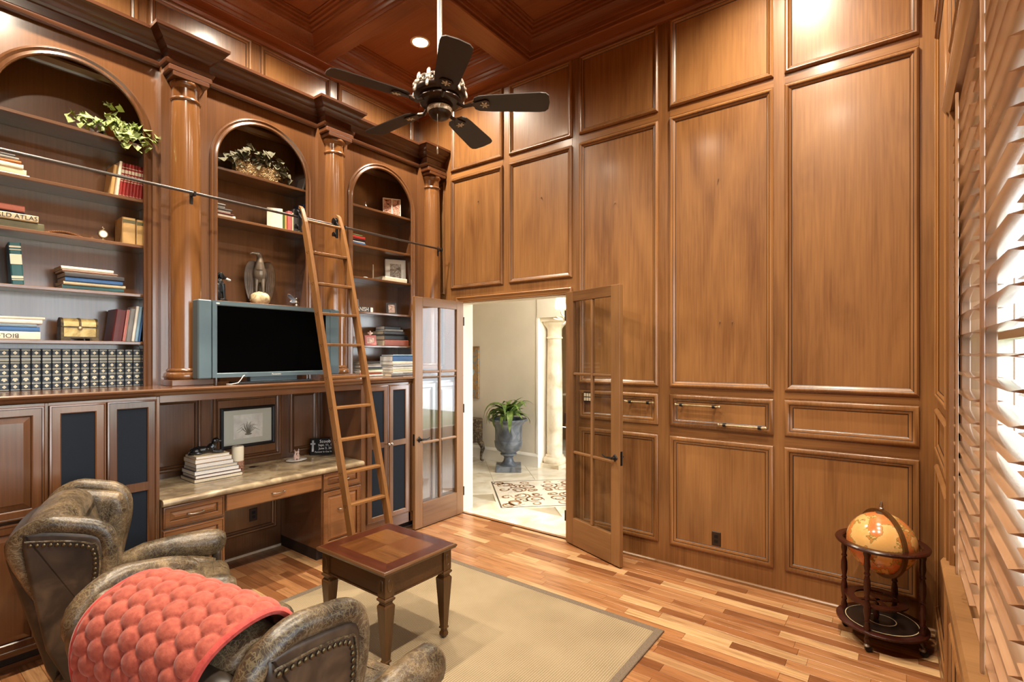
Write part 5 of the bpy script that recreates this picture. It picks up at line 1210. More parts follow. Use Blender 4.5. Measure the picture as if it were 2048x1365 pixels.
# ---- teal book shelf
z4 = SH[3]+0.0006
book('light blue', 0.255, 0.045, 0.19, 'pale blue book standing left of the teal book', MU(-4.53, 0.555, z4))
book('white', 0.262, 0.035, 0.19, 'white book standing at the left end of the teal book shelf', MU(-4.53, 0.515, z4))
book('teal', 0.268, 0.058, 0.20, 'large teal book with gilt spine leaning left on its own', MU(-4.535, 0.655, z4+0.0025, R(-4), R(3.5)), None, None, 'paper', [(0.10, 0.12, 'gilt'), (0.14, 0.20, 'gilt'), (0.48, 0.72, 'gilt'), (0.82, 0.84, 'gilt'), (0.88, 0.92, 'gilt')])
stack('wide pile right of the teal book', -4.53, 0.90, z4, [('teal', 0.345, 0.030, 0.24), ('cream', 0.35, 0.022, 0.24, None, 0.008), ('blue', 0.325, 0.030, 0.22, None, 0.015), ('dark grey', 0.335, 0.032, 0.22, None, 0.012), ('brown', 0.31, 0.018, 0.21, None, 0.0), ('ivory', 0.29, 0.024, 0.2, None, -0.004)], 'pile of large books on the teal book shelf')
# ---- chest shelf
z5 = SH[4]+0.0006
stack('pile beside the treasure chest', -4.545, 0.43, z5, [('ivory', 0.362, 0.054, 0.25, ('BIOLOGY', 'ink', True, 0.52, 0.040), 0.0), ('blue', 0.36, 0.032, 0.24, None, 0.0), ('light blue', 0.345, 0.018, 0.24, None, 0.0), ('white', 0.372, 0.030, 0.25, None, 0.0), ('ivory', 0.385, 0.018, 0.25, None, 0.0)], 'pile beside the treasure chest')
yb = 1.384
for k, (c, T, h, D) in enumerate((('blue', 0.012, 0.225, 0.19), ('light blue', 0.020, 0.262, 0.2), ('white', 0.020, 0.265, 0.2), ('grey', 0.034, 0.245, 0.2), ('pink', 0.018, 0.235, 0.19), ('maroon', 0.062, 0.235, 0.20))):
    yb -= T/0.985+0.0012
    book(c, h, T-0.001, D, f'{c} book leaning right in the row beside the treasure chest', MU(-4.54, yb-0.030, z5+0.003, 0, R(-7)), 'leaning row beside the treasure chest')
# treasure chest
blotch('chest_gold', [(0.3, srgb(128, 104, 58)), (0.5, srgb(196, 172, 108)), (0.7, srgb(222, 202, 144))], 16, 0.45, metal=0.2, bump=0.2)
blotch('chest_dark', [(0.3, srgb(40, 32, 22)), (0.6, srgb(96, 80, 52))], 30, 0.5, metal=0.3, bump=0.4)
tc_ = thing('treasure_chest', 'little gilded treasure chest with domed lid and scalloped foot', 'chest', (-4.60, 1.0, z5))
hx, hy = 0.055, 0.095
MB().cbox(-hx, -hy, 0.025, hx, hy, 0.095, 0.003).build('body', 'chest_gold', tc_)
lid = [(-hx, 0.098)]+[(-hx*math.cos(math.pi*k/10), 0.115+0.042*math.sin(math.pi*k/10)) for k in range(11)]+[(hx, 0.098)]
lo = MB().prism(lid, lambda a, b, h: (a, h, b), -hy, hy).build('lid', 'chest_gold', tc_, smooth=40)
MB().prism([(-hx*1.05, 0.0)]+[(-hx*1.05, 0.028), (hx*1.1, 0.028), (hx*1.1, 0.0)], lambda a, b, h: (a, h, b), -hy*1.08, -hy*0.55).prism([(-hx*1.05, 0.0), (-hx*1.05, 0.028), (hx*1.1, 0.028), (hx*1.1, 0.0)], lambda a, b, h: (a, h, b), hy*0.55, hy*1.08).box(-hx*1.05, -hy*0.6, 0.016, hx*1.08, hy*0.6, 0.028).build('foot', 'chest_dark', tc_)
for yy in (-hy, 0.0, hy):
    MB().prism([(a*1.03, 0.098+(b-0.098)*1.06) for a, b in lid], lambda a, b, h: (a, h, b), yy-0.007, yy+0.007).build('lid_strap', 'chest_dark', tc_)
    if yy: MB().box(-hx-0.002, yy-0.008, 0.026, hx+0.003, yy+0.008, 0.094).build('corner_strap', 'chest_dark', tc_)
MB().box(-hx-0.002, -hy-0.002, 0.090, hx+0.003, hy+0.002, 0.100).build('rim', 'chest_dark', tc_)
MB().lathe([(0.0, 0.0), (0.014, 0.0), (0.012, 0.006), (0.005, 0.009), (0.0, 0.009)], 14, Matrix.Translation((hx+0.002, 0, 0.086)) @ Matrix.Rotation(R(90), 4, 'Y'), caps=False).build('clasp', 'brass_old', tc_, smooth=40)
# ---- ivy plant on the top shelf
def ivy_leaf(mat):
    pts = [(0, 0), (0.35, -0.30), (0.30, -0.52), (0.62, -0.34), (1.0, 0.0), (0.62, 0.34), (0.30, 0.52), (0.35, 0.30)]
    mb = MB(); mb.add([(x, y, 0.18*abs(y)-0.22*x*x) for x, y in pts]+[(0.45, 0, 0.02)], [(8, i, (i+1) % 8) for i in range(8)]); return mb.mesh('leaf', mat)
blotch('ivy_leaf', [(0.3, srgb(92, 122, 52)), (0.48, srgb(140, 164, 84)), (0.58, srgb(206, 214, 158)), (0.75, srgb(228, 230, 196))], 40, 0.45)
blotch('dry_leaf', [(0.3, srgb(62, 64, 48)), (0.5, srgb(108, 106, 84)), (0.7, srgb(158, 152, 126))], 20, 0.75)
plain('straw', srgb(196, 172, 132), 0.8, var=0.2, scale=60); plain('stem_green', srgb(84, 96, 52), 0.6)
iv = thing('ivy_plant', 'variegated green ivy spilling over the top shelf of the left bay', 'plant', (-4.60, 1.225, SH[0]+0.0006))
MB().lathe([(0.055, 0.0), (0.07, 0.085), (0.075, 0.09), (0.066, 0.09), (0.06, 0.07), (0.0005, 0.065)], 20, caps=False).build('pot', 'terracotta', iv, smooth=40)
il = ivy_leaf('ivy_leaf'); rnd = random.Random(3)
def vine(par, mesh, pts, n, size, spread, st='stem_green', r=0.0025):
    MB().tube(pts, r, 5).build('stem', st, par, smooth=60)
    V = [Vector(p) for p in pts]
    for k in range(n):
        f = (k+rnd.random())/n*(len(V)-1); i = min(int(f), len(V)-2); p = V[i].lerp(V[i+1], f-i)
        o = put('leaf', mesh, par); s = size*rnd.uniform(0.7, 1.15)
        o.location = p+Vector((rnd.uniform(-1, 1), rnd.uniform(-1, 1), rnd.uniform(-0.6, 0.8)))*spread
        o.rotation_euler = (rnd.uniform(-0.7, 0.7), rnd.uniform(0.0, 1.1), rnd.uniform(-1.3, 1.3)); o.scale = (s, s, s)
for pts, n in ((((0, 0, 0.07), (0.05, -0.03, 0.15), (0.09, -0.05, 0.13), (0.12, -0.04, 0.08)), 16), (((0, 0, 0.07), (0.05, 0.05, 0.14), (0.10, 0.10, 0.12), (0.15, 0.13, 0.04), (0.17, 0.14, -0.03)), 20), (((0, 0, 0.07), (0.08, 0.03, 0.10), (0.14, 0.05, 0.03), (0.16, 0.06, -0.06)), 20),
               (((0, 0, 0.07), (0.02, -0.08, 0.12), (0.05, -0.16, 0.09), (0.09, -0.22, 0.03)), 18), (((0, 0, 0.07), (0.02, 0.0, 0.18), (0.04, -0.06, 0.24), (0.05, -0.10, 0.25)), 7), (((0, 0, 0.07), (0.03, 0.10, 0.12), (0.06, 0.17, 0.13), (0.13, 0.20, 0.06)), 18), (((0, 0, 0.07), (0.0, -0.10, 0.14), (0.02, -0.22, 0.12), (0.05, -0.27, 0.08)), 14), (((0, 0, 0.07), (0.10, 0.0, 0.08), (0.15, -0.03, 0.02), (0.16, 0.02, -0.04)), 18)):
    vine(iv, il, pts, int(n*1.5), 0.064, 0.036)
book('maroon', 0.30, 0.014, 0.22, 'thin maroon book lying on the top shelf left of the ivy', MS(-4.56, 0.50, SH[0]+0.0006, 0.30))
# ---- dried arrangement in straw trough, centre bay
da = thing('straw_planter', 'straw-covered trough on the top shelf of the centre bay', 'planter', (-4.585, 2.225, SH[0]+0.0006))
MB().cbox(-0.05, -0.175, 0.0, 0.055, 0.175, 0.075, 0.006).build('trough', 'straw', da)
sm_ = MB()
for k in range(420):
    y = rnd.uniform(-0.18, 0.18); z = rnd.uniform(0.004, 0.095); a = rnd.uniform(-1.4, 1.4); L = rnd.uniform(0.02, 0.05)
    sm_.tube([(0.056+rnd.uniform(0, 0.012), y, z), (0.060+rnd.uniform(0, 0.012), y+L*0.5*math.sin(a), max(0.002, z+L*0.5*math.cos(a))), (0.055+rnd.uniform(0, 0.01), y+L*math.sin(a+0.5), max(0.002, z+L*math.cos(a+0.4)*0.8))], 0.0028, 3)
sm_.build('straw_strands', 'straw', da, kind='stuff')
dp = thing('dried_foliage', 'dusty grey-green dried leaf arrangement rising from the straw trough', 'plant', (-4.585, 2.225, SH[0]+0.078))
dl = ivy_leaf('dry_leaf')
for k in range(15):
    a = -1.25+2.5*k/14; L = rnd.uniform(0.16, 0.27)*(1-0.25*abs(a))
    vine(dp, dl, ((0, 0.14*math.sin(a), -0.003), (rnd.uniform(0.0, 0.06), (0.16+L*0.5)*math.sin(a)*0.9, L*0.6*math.cos(a)+0.02), (rnd.uniform(0, 0.09), (0.16+L)*math.sin(a)*0.95, L*math.cos(a)*0.95-0.05*abs(a))), 12, 0.074, 0.028, 'soil')
book('light blue', 0.145, 0.022, 0.10, 'small pale book leaning in the corner beside the dried foliage', MU(-4.53, 1.842, SH[0]+0.003, 0, R(16)))
book('grey', 0.13, 0.02, 0.12, 'small grey book leaning in the dark right corner past the dried foliage', MU(-4.54, 2.655, SH[0]+0.003, 0, R(-14)))
# ---- centre bay, second shelf
stack('flat pile above the sitting dog', -4.535, 1.815, z2, [('ivory', 0.235, 0.030, 0.18), ('maroon', 0.215, 0.012, 0.17, None, -0.004), ('white', 0.19, 0.018, 0.15, None, -0.004), ('black', 0.20, 0.016, 0.15, None, -0.004), ('silver', 0.145, 0.022, 0.12, None, -0.004), ('grey', 0.145, 0.014, 0.12, None, -0.004)], 'flat pile above the eagle')
yb = 2.342
pr = book('ivory', 0.185, 0.012, 0.13, 'cream book shown face-on beside the upright row above the television', MU(-4.525, 2.452, z2, R(62)))
for c, T, h in (('green', 0.022, 0.165), ('yellow', 0.016, 0.16), ('bright red', 0.016, 0.165), ('pink', 0.040, 0.185), ('cream', 0.014, 0.175), ('dark grey', 0.046, 0.215), ('olive', 0.022, 0.205), ('black', 0.034, 0.21)):
    book(c, h, T-0.001, 0.14, f'{c} book in the upright row above the television', MU(-4.54, 2.462+(yb-2.342), z2), 'upright row above the television'); yb += T
book('navy', 0.285, 0.030, 0.18, 'tall navy book at the right end of the shelf above the television', MU(-4.55, 2.672, z2), None)
# ---- figurines on the shelf behind the television
def remesh(o, v=0.004):
    md = o.modifiers.new('blend', 'REMESH'); md.mode = 'VOXEL'; md.voxel_size = v; md.use_smooth_shade = True; return o
plain('bronze_black', srgb(34, 36, 38), 0.3, 0.35, var=0.3, scale=30, bump=0.15, bscale=120); plain('bronze_brown', srgb(82, 66, 52), 0.3, 0.4, var=0.3, scale=18); plain('bronze_grey', srgb(120, 108, 94), 0.28, 0.4, var=0.2, scale=20)
blotch('rock', [(0.3, srgb(150, 116, 72)), (0.5, srgb(206, 186, 144)), (0.7, srgb(232, 220, 188))], 22, 0.6, bump=0.5)
dg_ = thing('sitting_dog_figurine', 'small black sitting dog figurine with a white bird in its mouth', 'figurine', (-4.575, 1.90, z4), R(15))
d = MB(); d.ell((0, 0.0, 0.09), (0.036, 0.042, 0.075), 14, 10, Matrix.Rotation(R(-14), 4, 'X')); d.ell((0, 0.028, 0.15), (0.032, 0.032, 0.045), 12, 8); d.ell((0, 0.035, 0.215), (0.030, 0.034, 0.030), 12, 8); d.ell((0, 0.070, 0.205), (0.017, 0.026, 0.016), 10, 8)
for s in (-1, 1):
    d.tube([(s*0.020, 0.045, 0.15), (s*0.022, 0.052, 0.07), (s*0.022, 0.055, 0.012)], [0.018, 0.014, 0.012], 8); d.ell((s*0.022, 0.066, 0.010), (0.014, 0.022, 0.010), 8, 6)
    d.ell((s*0.034, -0.02, 0.045), (0.020, 0.042, 0.042), 10, 8); d.ell((s*0.034, 0.035, 0.010), (0.014, 0.035, 0.010), 8, 6); d.ell((s*0.033, 0.022, 0.215), (0.009, 0.016, 0.030), 8, 6)
d.tube([(0, -0.04, 0.03), (0.02, -0.08, 0.012), (0.05, -0.09, 0.010)], [0.012, 0.010, 0.006], 6)
remesh(d.build('dog', 'bronze_black', dg_, smooth=60))
b_ = MB().ell((0.0, 0.102, 0.196), (0.014, 0.020, 0.010), 10, 8).ell((-0.028, 0.095, 0.205), (0.026, 0.010, 0.014), 10, 8).ell((0.026, 0.10, 0.185), (0.022, 0.010, 0.011), 10, 8)
remesh(b_.build('bird', 'ink_white', dg_, smooth=60), 0.003)
eg = thing('eagle_sculpture', 'bronze eagle sculpture with folded wings perched on a pale rock', 'sculpture', (-4.62, 2.29, z4), R(-118)); eg.scale = (1.13, 1.13, 1.13)
rk = MB().ell((0, 0, 0.045), (0.075, 0.065, 0.060), 18, 12)
for i, p in enumerate(rk.v):
    q = Vector(p); n_ = noise.noise(q*28)*0.014+noise.noise(q*60)*0.006; rk.v[i] = (p[0]*(1+n_*8), p[1]*(1+n_*8), max(0.0, p[2]))
rk.build('rock', 'rock', eg, smooth=35)
e = MB(); e.ell((0, 0.0, 0.245), (0.050, 0.045, 0.075), 16, 12, Matrix.Rotation(R(-12), 4, 'X')); e.tube([(0, 0.012, 0.28), (0, 0.022, 0.335), (0, 0.020, 0.375), (0.005, 0.03, 0.392)], [0.040, 0.028, 0.023, 0.022], 12)
e.ell((0.010, 0.032, 0.398), (0.024, 0.027, 0.021), 12, 8); e.tube([(0.025, 0.045, 0.400), (0.048, 0.056, 0.402), (0.066, 0.062, 0.395), (0.069, 0.063, 0.386)], [0.013, 0.010, 0.006, 0.002], 8)
for s in (-1, 1): e.tube([(s*0.022, 0.008, 0.20), (s*0.024, 0.014, 0.145), (s*0.026, 0.016, 0.095)], [0.020, 0.012, 0.010], 8)
e.tube([(0, -0.035, 0.20), (0, -0.055, 0.13), (0, -0.06, 0.06)], [0.028, 0.026, 0.016], 8)
remesh(e.build('body', 'bronze_grey', eg, smooth=60))
for s in (-1, 1):
    w = smooth_poly([(0.015, 0.32), (0.045, 0.345), (0.085, 0.33), (0.104, 0.24), (0.098, 0.14), (0.070, 0.03), (0.052, 0.05), (0.036, 0.17), (0.022, 0.26)], 2)
    wo = MB().slab(w, 0.018, 0.008, lambda a, b, h, s=s: (s*a, -0.022+h+0.22*(a-0.03), b), 3).build('wing', 'bronze_brown', eg, smooth=50)
    for k in range(4): MB().tube([(s*(0.05+0.013*k-0.16*max(0, 0.18-z)*(0.3+0.12*k)), -0.014+0.22*(0.02+0.013*k), z) for z in (0.29-0.01*k, 0.2, 0.13, 0.08)], [0.003, 0.0045, 0.0045, 0.002], 5).build('feather', 'bronze_brown', wo, smooth=50)
fa = thing('fairy_figurine', 'tiny silver fairy figurine with dark glass wings beside the eagle', 'figurine', (-4.60, 2.63, z4), R(60))
f_ = MB(); f_.ell((0, 0.0, 0.045), (0.011, 0.011, 0.022), 10, 8); f_.ell((0, 0.0, 0.080), (0.009, 0.009, 0.011), 10, 8); f_.ell((0, 0.008, 0.016), (0.020, 0.022, 0.015), 10, 8)
for s in (-1, 1): f_.tube([(s*0.010, 0.0, 0.058), (s*0.018, 0.012, 0.042), (s*0.008, 0.022, 0.034)], 0.004, 6)
remesh(f_.build('body', 'nickel', fa, smooth=60), 0.0025)
plain('glass_dark', srgb(40, 26, 36), 0.08, 0.0, spec=0.8)
for k, (a_, sz) in enumerate(((R(28), 0.105), (R(-15), 0.06))):
    wp = smooth_poly([(0, 0), (0.35, -0.10), (0.8, 0.02), (1.0, 0.28), (0.75, 0.34), (0.30, 0.24)], 2)
    wo = MB().prism([(x*sz, z*sz) for x, z in wp], lambda a, b, h: (-a*math.cos(a_)+b*math.sin(a_), -0.008+h, 0.05+a*math.sin(a_)+b*math.cos(a_)), -0.001, 0.001).build('wing', 'glass_dark', fa)
    MB().tube([(-x*sz*math.cos(a_)+z*sz*math.sin(a_), -0.008, 0.05+x*sz*math.sin(a_)+z*sz*math.cos(a_)) for x, z in wp], 0.002, 5, closed=True).build('wing_rim', 'nickel', wo)
# ---- television
plain('tv_silver', srgb(96, 116, 124), 0.42, 0.35, var=0.04); plain('tv_black', (0.0015, 0.0015, 0.0016), 0.5, spec=0.0); plain('tv_dark', srgb(34, 38, 42), 0.45)
tv = thing('television', 'grey flat television with side speakers standing on the bookcase ledge', 'television', (-4.19, 2.18, CZ), world=True)
ty0_, ty1_, tz0, tz1, xf_ = 1.585, 2.775, 1.657, 2.243, -4.125
MB().cbox(-4.235, ty0_+0.10, tz0, xf_, ty1_-0.10, tz1, 0.008).build('housing', 'tv_silver', tv)
MB().cbox(-4.225, ty0_, tz0-0.006, xf_+0.006, ty0_+0.098, tz1+0.002, 0.008).build('speaker', 'tv_silver', tv); MB().cbox(-4.225, ty1_-0.098, tz0-0.006, xf_+0.006, ty1_, tz1+0.002, 0.008).build('speaker', 'tv_silver', tv)
MB().frame(ty0_+0.10, tz0, ty1_-0.10, tz1, [(0.0, 0), (0.0, 0.006), (0.030, 0.006), (0.036, 0.001)], mleft(xf_)).build('bezel', 'tv_silver', tv)
MB().box(xf_-0.001, ty0_+0.134, tz0+0.035, xf_+0.0012, ty1_-0.134, tz1-0.034).build('screen', 'tv_black', tv)
text('Panasonic', 0.020, 'ink_white', tv, Matrix(((0, 0, 1, xf_+0.0062), (1, 0, 0, 2.18), (0, 1, 0, tz0+0.016), (0, 0, 0, 1))), depth=0.0004)
MB().cbox(-4.26, 1.86, CZ+0.0005, -4.12, 2.50, CZ+0.018, 0.004).build('stand', 'tv_dark', tv); MB().cbox(-4.21, 1.98, CZ+0.016, -4.15, 2.38, tz0+0.004, 0.004).build('neck', 'tv_silver', tv)
MB().box(xf_+0.006, ty0_+0.125, tz1-0.024, xf_+0.0068, ty0_+0.15, tz1-0.014).build('badge', 'ink_white', tv)
MB().tube([(xf_+0.008, 1.92, tz0+0.012), (xf_+0.02, 1.905, tz0+0.010), (xf_+0.022, 1.885, tz0-0.02), (xf_+0.018, 1.865, CZ+0.012), (xf_+0.01, 1.82, CZ+0.005), (xf_-0.03, 1.80, CZ+0.005)], 0.0035, 6).build('white_cable', 'ink_white', None, 60, 'white plug cable hanging from the television edge', 'cable')
# ---- right bay
def photo_frame(label, w, h, loc, rz, lean, fmat, pic, inner=0.16, cat='photo frame', t_=0.014):
    o = thing('photo_frame', label, cat, loc, rz)
    Mx = Matrix.Rotation(lean, 4, 'X')
    k = min(w, h)*inner
    m = lambda a, b, hh: tuple(Mx @ Vector((a, -hh, b)))
    MB().frame(-w/2, 0, w/2, h, [(0, -t_), (0, 0), (k*0.3, 0.003), (k, 0.001), (k, -0.004)], m).build('frame', fmat, o)
    MB().prism([(-w/2+k*0.9, k*0.9), (w/2-k*0.9, k*0.9), (w/2-k*0.9, h-k*0.9), (-w/2+k*0.9, h-k*0.9)], m, -t_, -0.003).build('picture', pic, o)
    MB().tube([tuple(Mx @ Vector((0, t_, h*0.7))), (0, t_+h*0.45, 0.002)], 0.004, 4).build('strut', fmat, o)
    return o
blotch('pic_flower', [(0.3, srgb(66, 40, 36)), (0.45, srgb(186, 132, 112)), (0.55, srgb(226, 190, 170)), (0.65, srgb(150, 70, 56)), (0.8, srgb(196, 176, 120))], 22, 0.3, distort=2)
blotch('pic_grey', [(0.3, srgb(56, 50, 46)), (0.5, srgb(140, 130, 120)), (0.7, srgb(206, 198, 188))], 40, 0.3, distort=1.5)
blotch('pic_pink', [(0.35, srgb(176, 130, 118)), (0.55, srgb(222, 194, 180)), (0.7, srgb(240, 222, 206))], 34, 0.4)
z1_ = SH[0]+0.0006
stack('tiny pile left of the glass bottle', -4.54, 3.105, z1_, [('cream', 0.115, 0.016, 0.1), ('dark grey', 0.075, 0.020, 0.08)], 'small books on the top shelf near the doors', 0.002)
gv = thing('glass_bottle', 'small clear glass perfume bottle on the top shelf near the doors', 'bottle', (-4.55, 3.385, z1_))
glass_mat('clear_glass', (0.88, 0.9, 0.9), 0.25)
MB().lathe([(0.0, 0), (0.022, 0.0), (0.026, 0.008), (0.020, 0.026), (0.010, 0.036), (0.008, 0.046), (0.012, 0.05), (0.0, 0.051)], 18, caps=False).build('body', 'clear_glass', gv, smooth=40)
MB().ell((0, 0, 0.058), (0.009, 0.009, 0.010), 12, 8).build('stopper', 'clear_glass', gv, smooth=60)
fr_ = photo_frame('tall flower photograph in a thin pale frame on the top shelf near the doors', 0.20, 0.205, (-4.57, 3.76, z1_), R(60), R(-7), 'ink_white', 'pic_flower', 0.045)
MB().box(-0.004, -0.006, 0.005, 0.004, 0.0, 0.20).xf(Matrix.Rotation(R(-7), 4, 'X')).build('centre_bar', 'ink_white', fr_)
book('light blue', 0.215, 0.022, 0.15, 'pale blue book standing beside the red paperback pile near the doors', MU(-4.53, 3.125, z2))
stack('pile under the red paperback', -4.53, 3.155, z2, [('blue', 0.215, 0.022, 0.15), ('white', 0.21, 0.012, 0.15), ('black', 0.215, 0.024, 0.15), ('bright red', 0.212, 0.032, 0.15), ('green', 0.175, 0.014, 0.13)], 'red paperback pile near the doors', 0.002)
book('ivory', 0.31, 0.050, 0.24, 'thick white book lying flat on the third shelf near the doors', MS(-4.525, 3.63, z3, 0.31))
bx = photo_frame('large white boxed picture with a grey photograph standing by the doors', 0.235, 0.285, (-4.60, 3.885, z3+0.0506), R(62), R(-4), 'ink_white', 'pic_grey', 0.22, 'picture box', 0.05)
for f_ in bx.children:
    pass
bx.location = (-4.655, 3.885, z3)
cs = thing('taper_candle', 'thin cream taper candle in a tiny holder behind the white book', 'candle', (-4.70, 3.60, z3))
MB().lathe([(0.0, 0), (0.025, 0), (0.024, 0.006), (0.008, 0.012), (0.008, 0.03), (0.0, 0.03)], 14, caps=False).build('holder', 'iron', cs, smooth=40); MB().lathe([(0.006, 0.028), (0.005, 0.19)], 8).build('taper', 'paper', cs)
MB().ell((0, 0, 0.006), (0.02, 0.03, 0.006), 10, 6).build('white_shell', 'paper_white', None, 60, 'small white shell on the third shelf near the doors', 'shell').location = (-4.55, 3.385, z3)
photo_frame('small silver photo frame leaning above the SPANISH block', 0.10, 0.155, (-4.66, 3.335, z4), R(72), R(-18), 'cover_silver', 'pic_grey', 0.10)
sb_ = thing('word_block', 'black and white SPANISH word block on the shelf near the doors', 'sign', (-4.55, 3.32, z4))
MB().cbox(-0.02, -0.135, 0, 0.012, 0.125, 0.052, 0.003).build('block', 'cover_black', sb_); MB().lathe([(0.0, 0), (0.02, 0), (0.022, 0.026), (0.02, 0.052), (0.0, 0.052)], 14, Matrix.Translation((0.0, 0.138, 0)), caps=False).build('end_knob', 'ink_white', sb_, smooth=40)
text('SPANISH', 0.062, 'ink_white', sb_, Matrix(((0, 0, 1, 0.013), (1, 0, 0, -0.005), (0, 1, 0, 0.027), (0, 0, 0, 1))), sx=0.86, depth=0.001)
photo_frame('dark metal photo frame with scrollwork on the SPANISH shelf', 0.125, 0.145, (-4.62, 3.80, z4), R(66), R(-10), 'cover_dark grey', 'pic_pink', 0.2)
pf = photo_frame('pink ceramic frame with a little angel on top, on the fifth shelf', 0.125, 0.115, (-4.57, 3.47, z5), R(68), R(-14), 'cover_pink', 'pic_pink', 0.2)
remesh(MB().ell((0, 0.025, 0.128), (0.016, 0.010, 0.018), 10, 8).ell((0, 0.026, 0.150), 0.010, 10, 8).ell((0.020, 0.028, 0.134), (0.012, 0.005, 0.014), 8, 6).ell((-0.020, 0.028, 0.134), (0.012, 0.005, 0.014), 8, 6).build('angel', 'pic_pink', pf, smooth=60), 0.003)
book('blue', 0.275, 0.060, 0.19, 'tall blue and white book standing on the fifth shelf behind the ladder', MU(-4.53, 3.125, z5), None, None, 'paper', [(0.1, 0.25, 'ink_white'), (0.45, 0.5, 'ink_white')])
stack('dark pile right of the pink frame', -4.535, 3.62, z5, [('rust', 0.345, 0.064, 0.22, None, 0.0), ('black', 0.335, 0.050, 0.21, None, 0.008), ('black', 0.325, 0.012, 0.21, None, 0.012), ('dark grey', 0.30, 0.038, 0.19, None, 0.0), ('grey', 0.26, 0.018, 0.17, None, 0.01), ('black', 0.225, 0.036, 0.16, None, 0.014)], 'dark pile right of the pink frame')
zc = CZ+0.0006
stack('ledge pile beside the ladder', -4.40, 3.21, zc, [('white', 0.285, 0.022, 0.2), ('rust', 0.275, 0.020, 0.2), ('ivory', 0.28, 0.028, 0.2), ('green', 0.27, 0.014, 0.19), ('navy', 0.27, 0.016, 0.19), ('white', 0.265, 0.016, 0.19), ('grey', 0.265, 0.016, 0.19), ('black', 0.255, 0.016, 0.18), ('dark grey', 0.25, 0.012, 0.18)], 'ledge pile beside the ladder', 0.006)
stack('tall ledge pile near the doors', -4.36, 3.60, zc, [('silver', 0.36, 0.024, 0.24), ('white', 0.35, 0.020, 0.24), ('cream', 0.345, 0.022, 0.23), ('white', 0.34, 0.030, 0.23), ('silver', 0.335, 0.026, 0.22), ('ivory', 0.33, 0.036, 0.22), ('blue', 0.33, 0.058, 0.22), ('light blue', 0.325, 0.014, 0.21)], 'tall ledge pile near the doors', 0.006)
book('grey', 0.16, 0.034, 0.11, 'small grey book lying in front of the tall pale pile on the ledge', MS(-4.25, 3.49, zc, 0.16))
# ---- desk top things
zd = 0.8336
stack('desk pile under the lying dog', -4.345, 1.655, zd, [('dark grey', 0.365, 0.030, 0.27, None, -0.01), ('brown', 0.345, 0.026, 0.25, None, 0.0), ('slate', 0.335, 0.034, 0.25, None, -0.006), ('silver', 0.31, 0.022, 0.23, None, 0.004), ('grey', 0.28, 0.034, 0.22, None, 0.002), ('tan', 0.275, 0.036, 0.22, None, -0.002), ('cream', 0.25, 0.022, 0.2, None, 0.002)], 'pale pile on the desk', 0.004, True)
ztop = zd+0.204
ly = thing('lying_dog_figurine', 'glossy black lying dog figurine on the pale book pile', 'figurine', (-4.44, 1.765, ztop+0.0006), R(-20))
plain('black_gloss', srgb(22, 24, 26), 0.14, 0.2, spec=0.7)
d = MB(); d.ell((-0.0, -0.035, 0.032), (0.036, 0.075, 0.030), 14, 10); d.ell((0.0, 0.040, 0.045), (0.028, 0.036, 0.036), 12, 8, Matrix.Rotation(R(25), 4, 'X')); d.tube([(0, 0.045, 0.055), (0, 0.06, 0.085)], [0.025, 0.020], 10); d.ell((0, 0.070, 0.100), (0.022, 0.028, 0.022), 12, 8); d.ell((0.004, 0.098, 0.093), (0.012, 0.018, 0.011), 10, 8)
for s in (-1, 1):
    d.tube([(s*0.022, 0.045, 0.018), (s*0.022, 0.09, 0.010), (s*0.020, 0.125, 0.009)], [0.014, 0.010, 0.009], 8); d.ell((s*0.036, -0.07, 0.026), (0.016, 0.034, 0.024), 10, 8); d.ell((s*0.023, 0.060, 0.094), (0.007, 0.013, 0.022), 8, 6); d.ell((s*0.042, -0.05, 0.009), (0.011, 0.034, 0.009), 8, 6)
d.tube([(0.01, -0.105, 0.018), (0.05, -0.115, 0.009), (0.075, -0.08, 0.008)], [0.011, 0.008, 0.005], 6)
remesh(d.build('dog', 'black_gloss', ly, smooth=60), 0.0035)
cn = thing('pillar_candle', 'cream pillar candle in a mosaic glass holder on the desk', 'candle', (-4.53, 2.055, zd))
blotch('mosaic_glass', [(0.35, srgb(74, 40, 30)), (0.5, srgb(186, 140, 110)), (0.6, srgb(120, 66, 50)), (0.75, srgb(226, 206, 178))], 60, 0.2, detail=2)
plain('wax', srgb(240, 228, 200), 0.55)
MB().lathe([(0.0, 0), (0.046, 0), (0.049, 0.01), (0.049, 0.085), (0.046, 0.088), (0.0, 0.088)], 24, caps=False).build('holder', 'mosaic_glass', cn, smooth=40)
MB().lathe([(0.046, 0.088), (0.047, 0.205), (0.042, 0.213), (0.030, 0.208), (0.0005, 0.206)], 24, caps=False).build('wax', 'wax', cn, smooth=40); MB().tube([(0, 0, 0.206), (0.001, 0, 0.219)], 0.0015, 5).build('wick', 'ink', cn)
MB().lathe([(0.0, 0), (0.030, 0.0), (0.031, 0.002), (0.024, 0.0035), (0.0, 0.003)], 22, caps=False).build('cable_grommet', 'iron', None, 40, 'round black cable grommet set in the granite desk top', 'grommet').location = (-4.575, 2.205, 0.8332)
pt_ = thing('figurine_plate', 'shallow black and white oval plate on the desk', 'plate', (-4.50, 2.575, zd))
pl_ = MB().lathe([(0.0, 0.0), (0.045, 0.0), (0.06, 0.006), (0.085, 0.012), (0.085, 0.015), (0.058, 0.010), (0.0, 0.006)], 28, caps=False)
pl_.xf(Matrix.Diagonal((0.8, 1.15, 1, 1))).build('dish', 'ink_white', pt_, smooth=40); MB().lathe([(0.066, 0.0105), (0.080, 0.0135)], 28, Matrix.Diagonal((0.8, 1.15, 1, 1)) @ Matrix.Translation((0, 0, 0.0006)), caps=False).build('rim_band', 'iron', pt_)
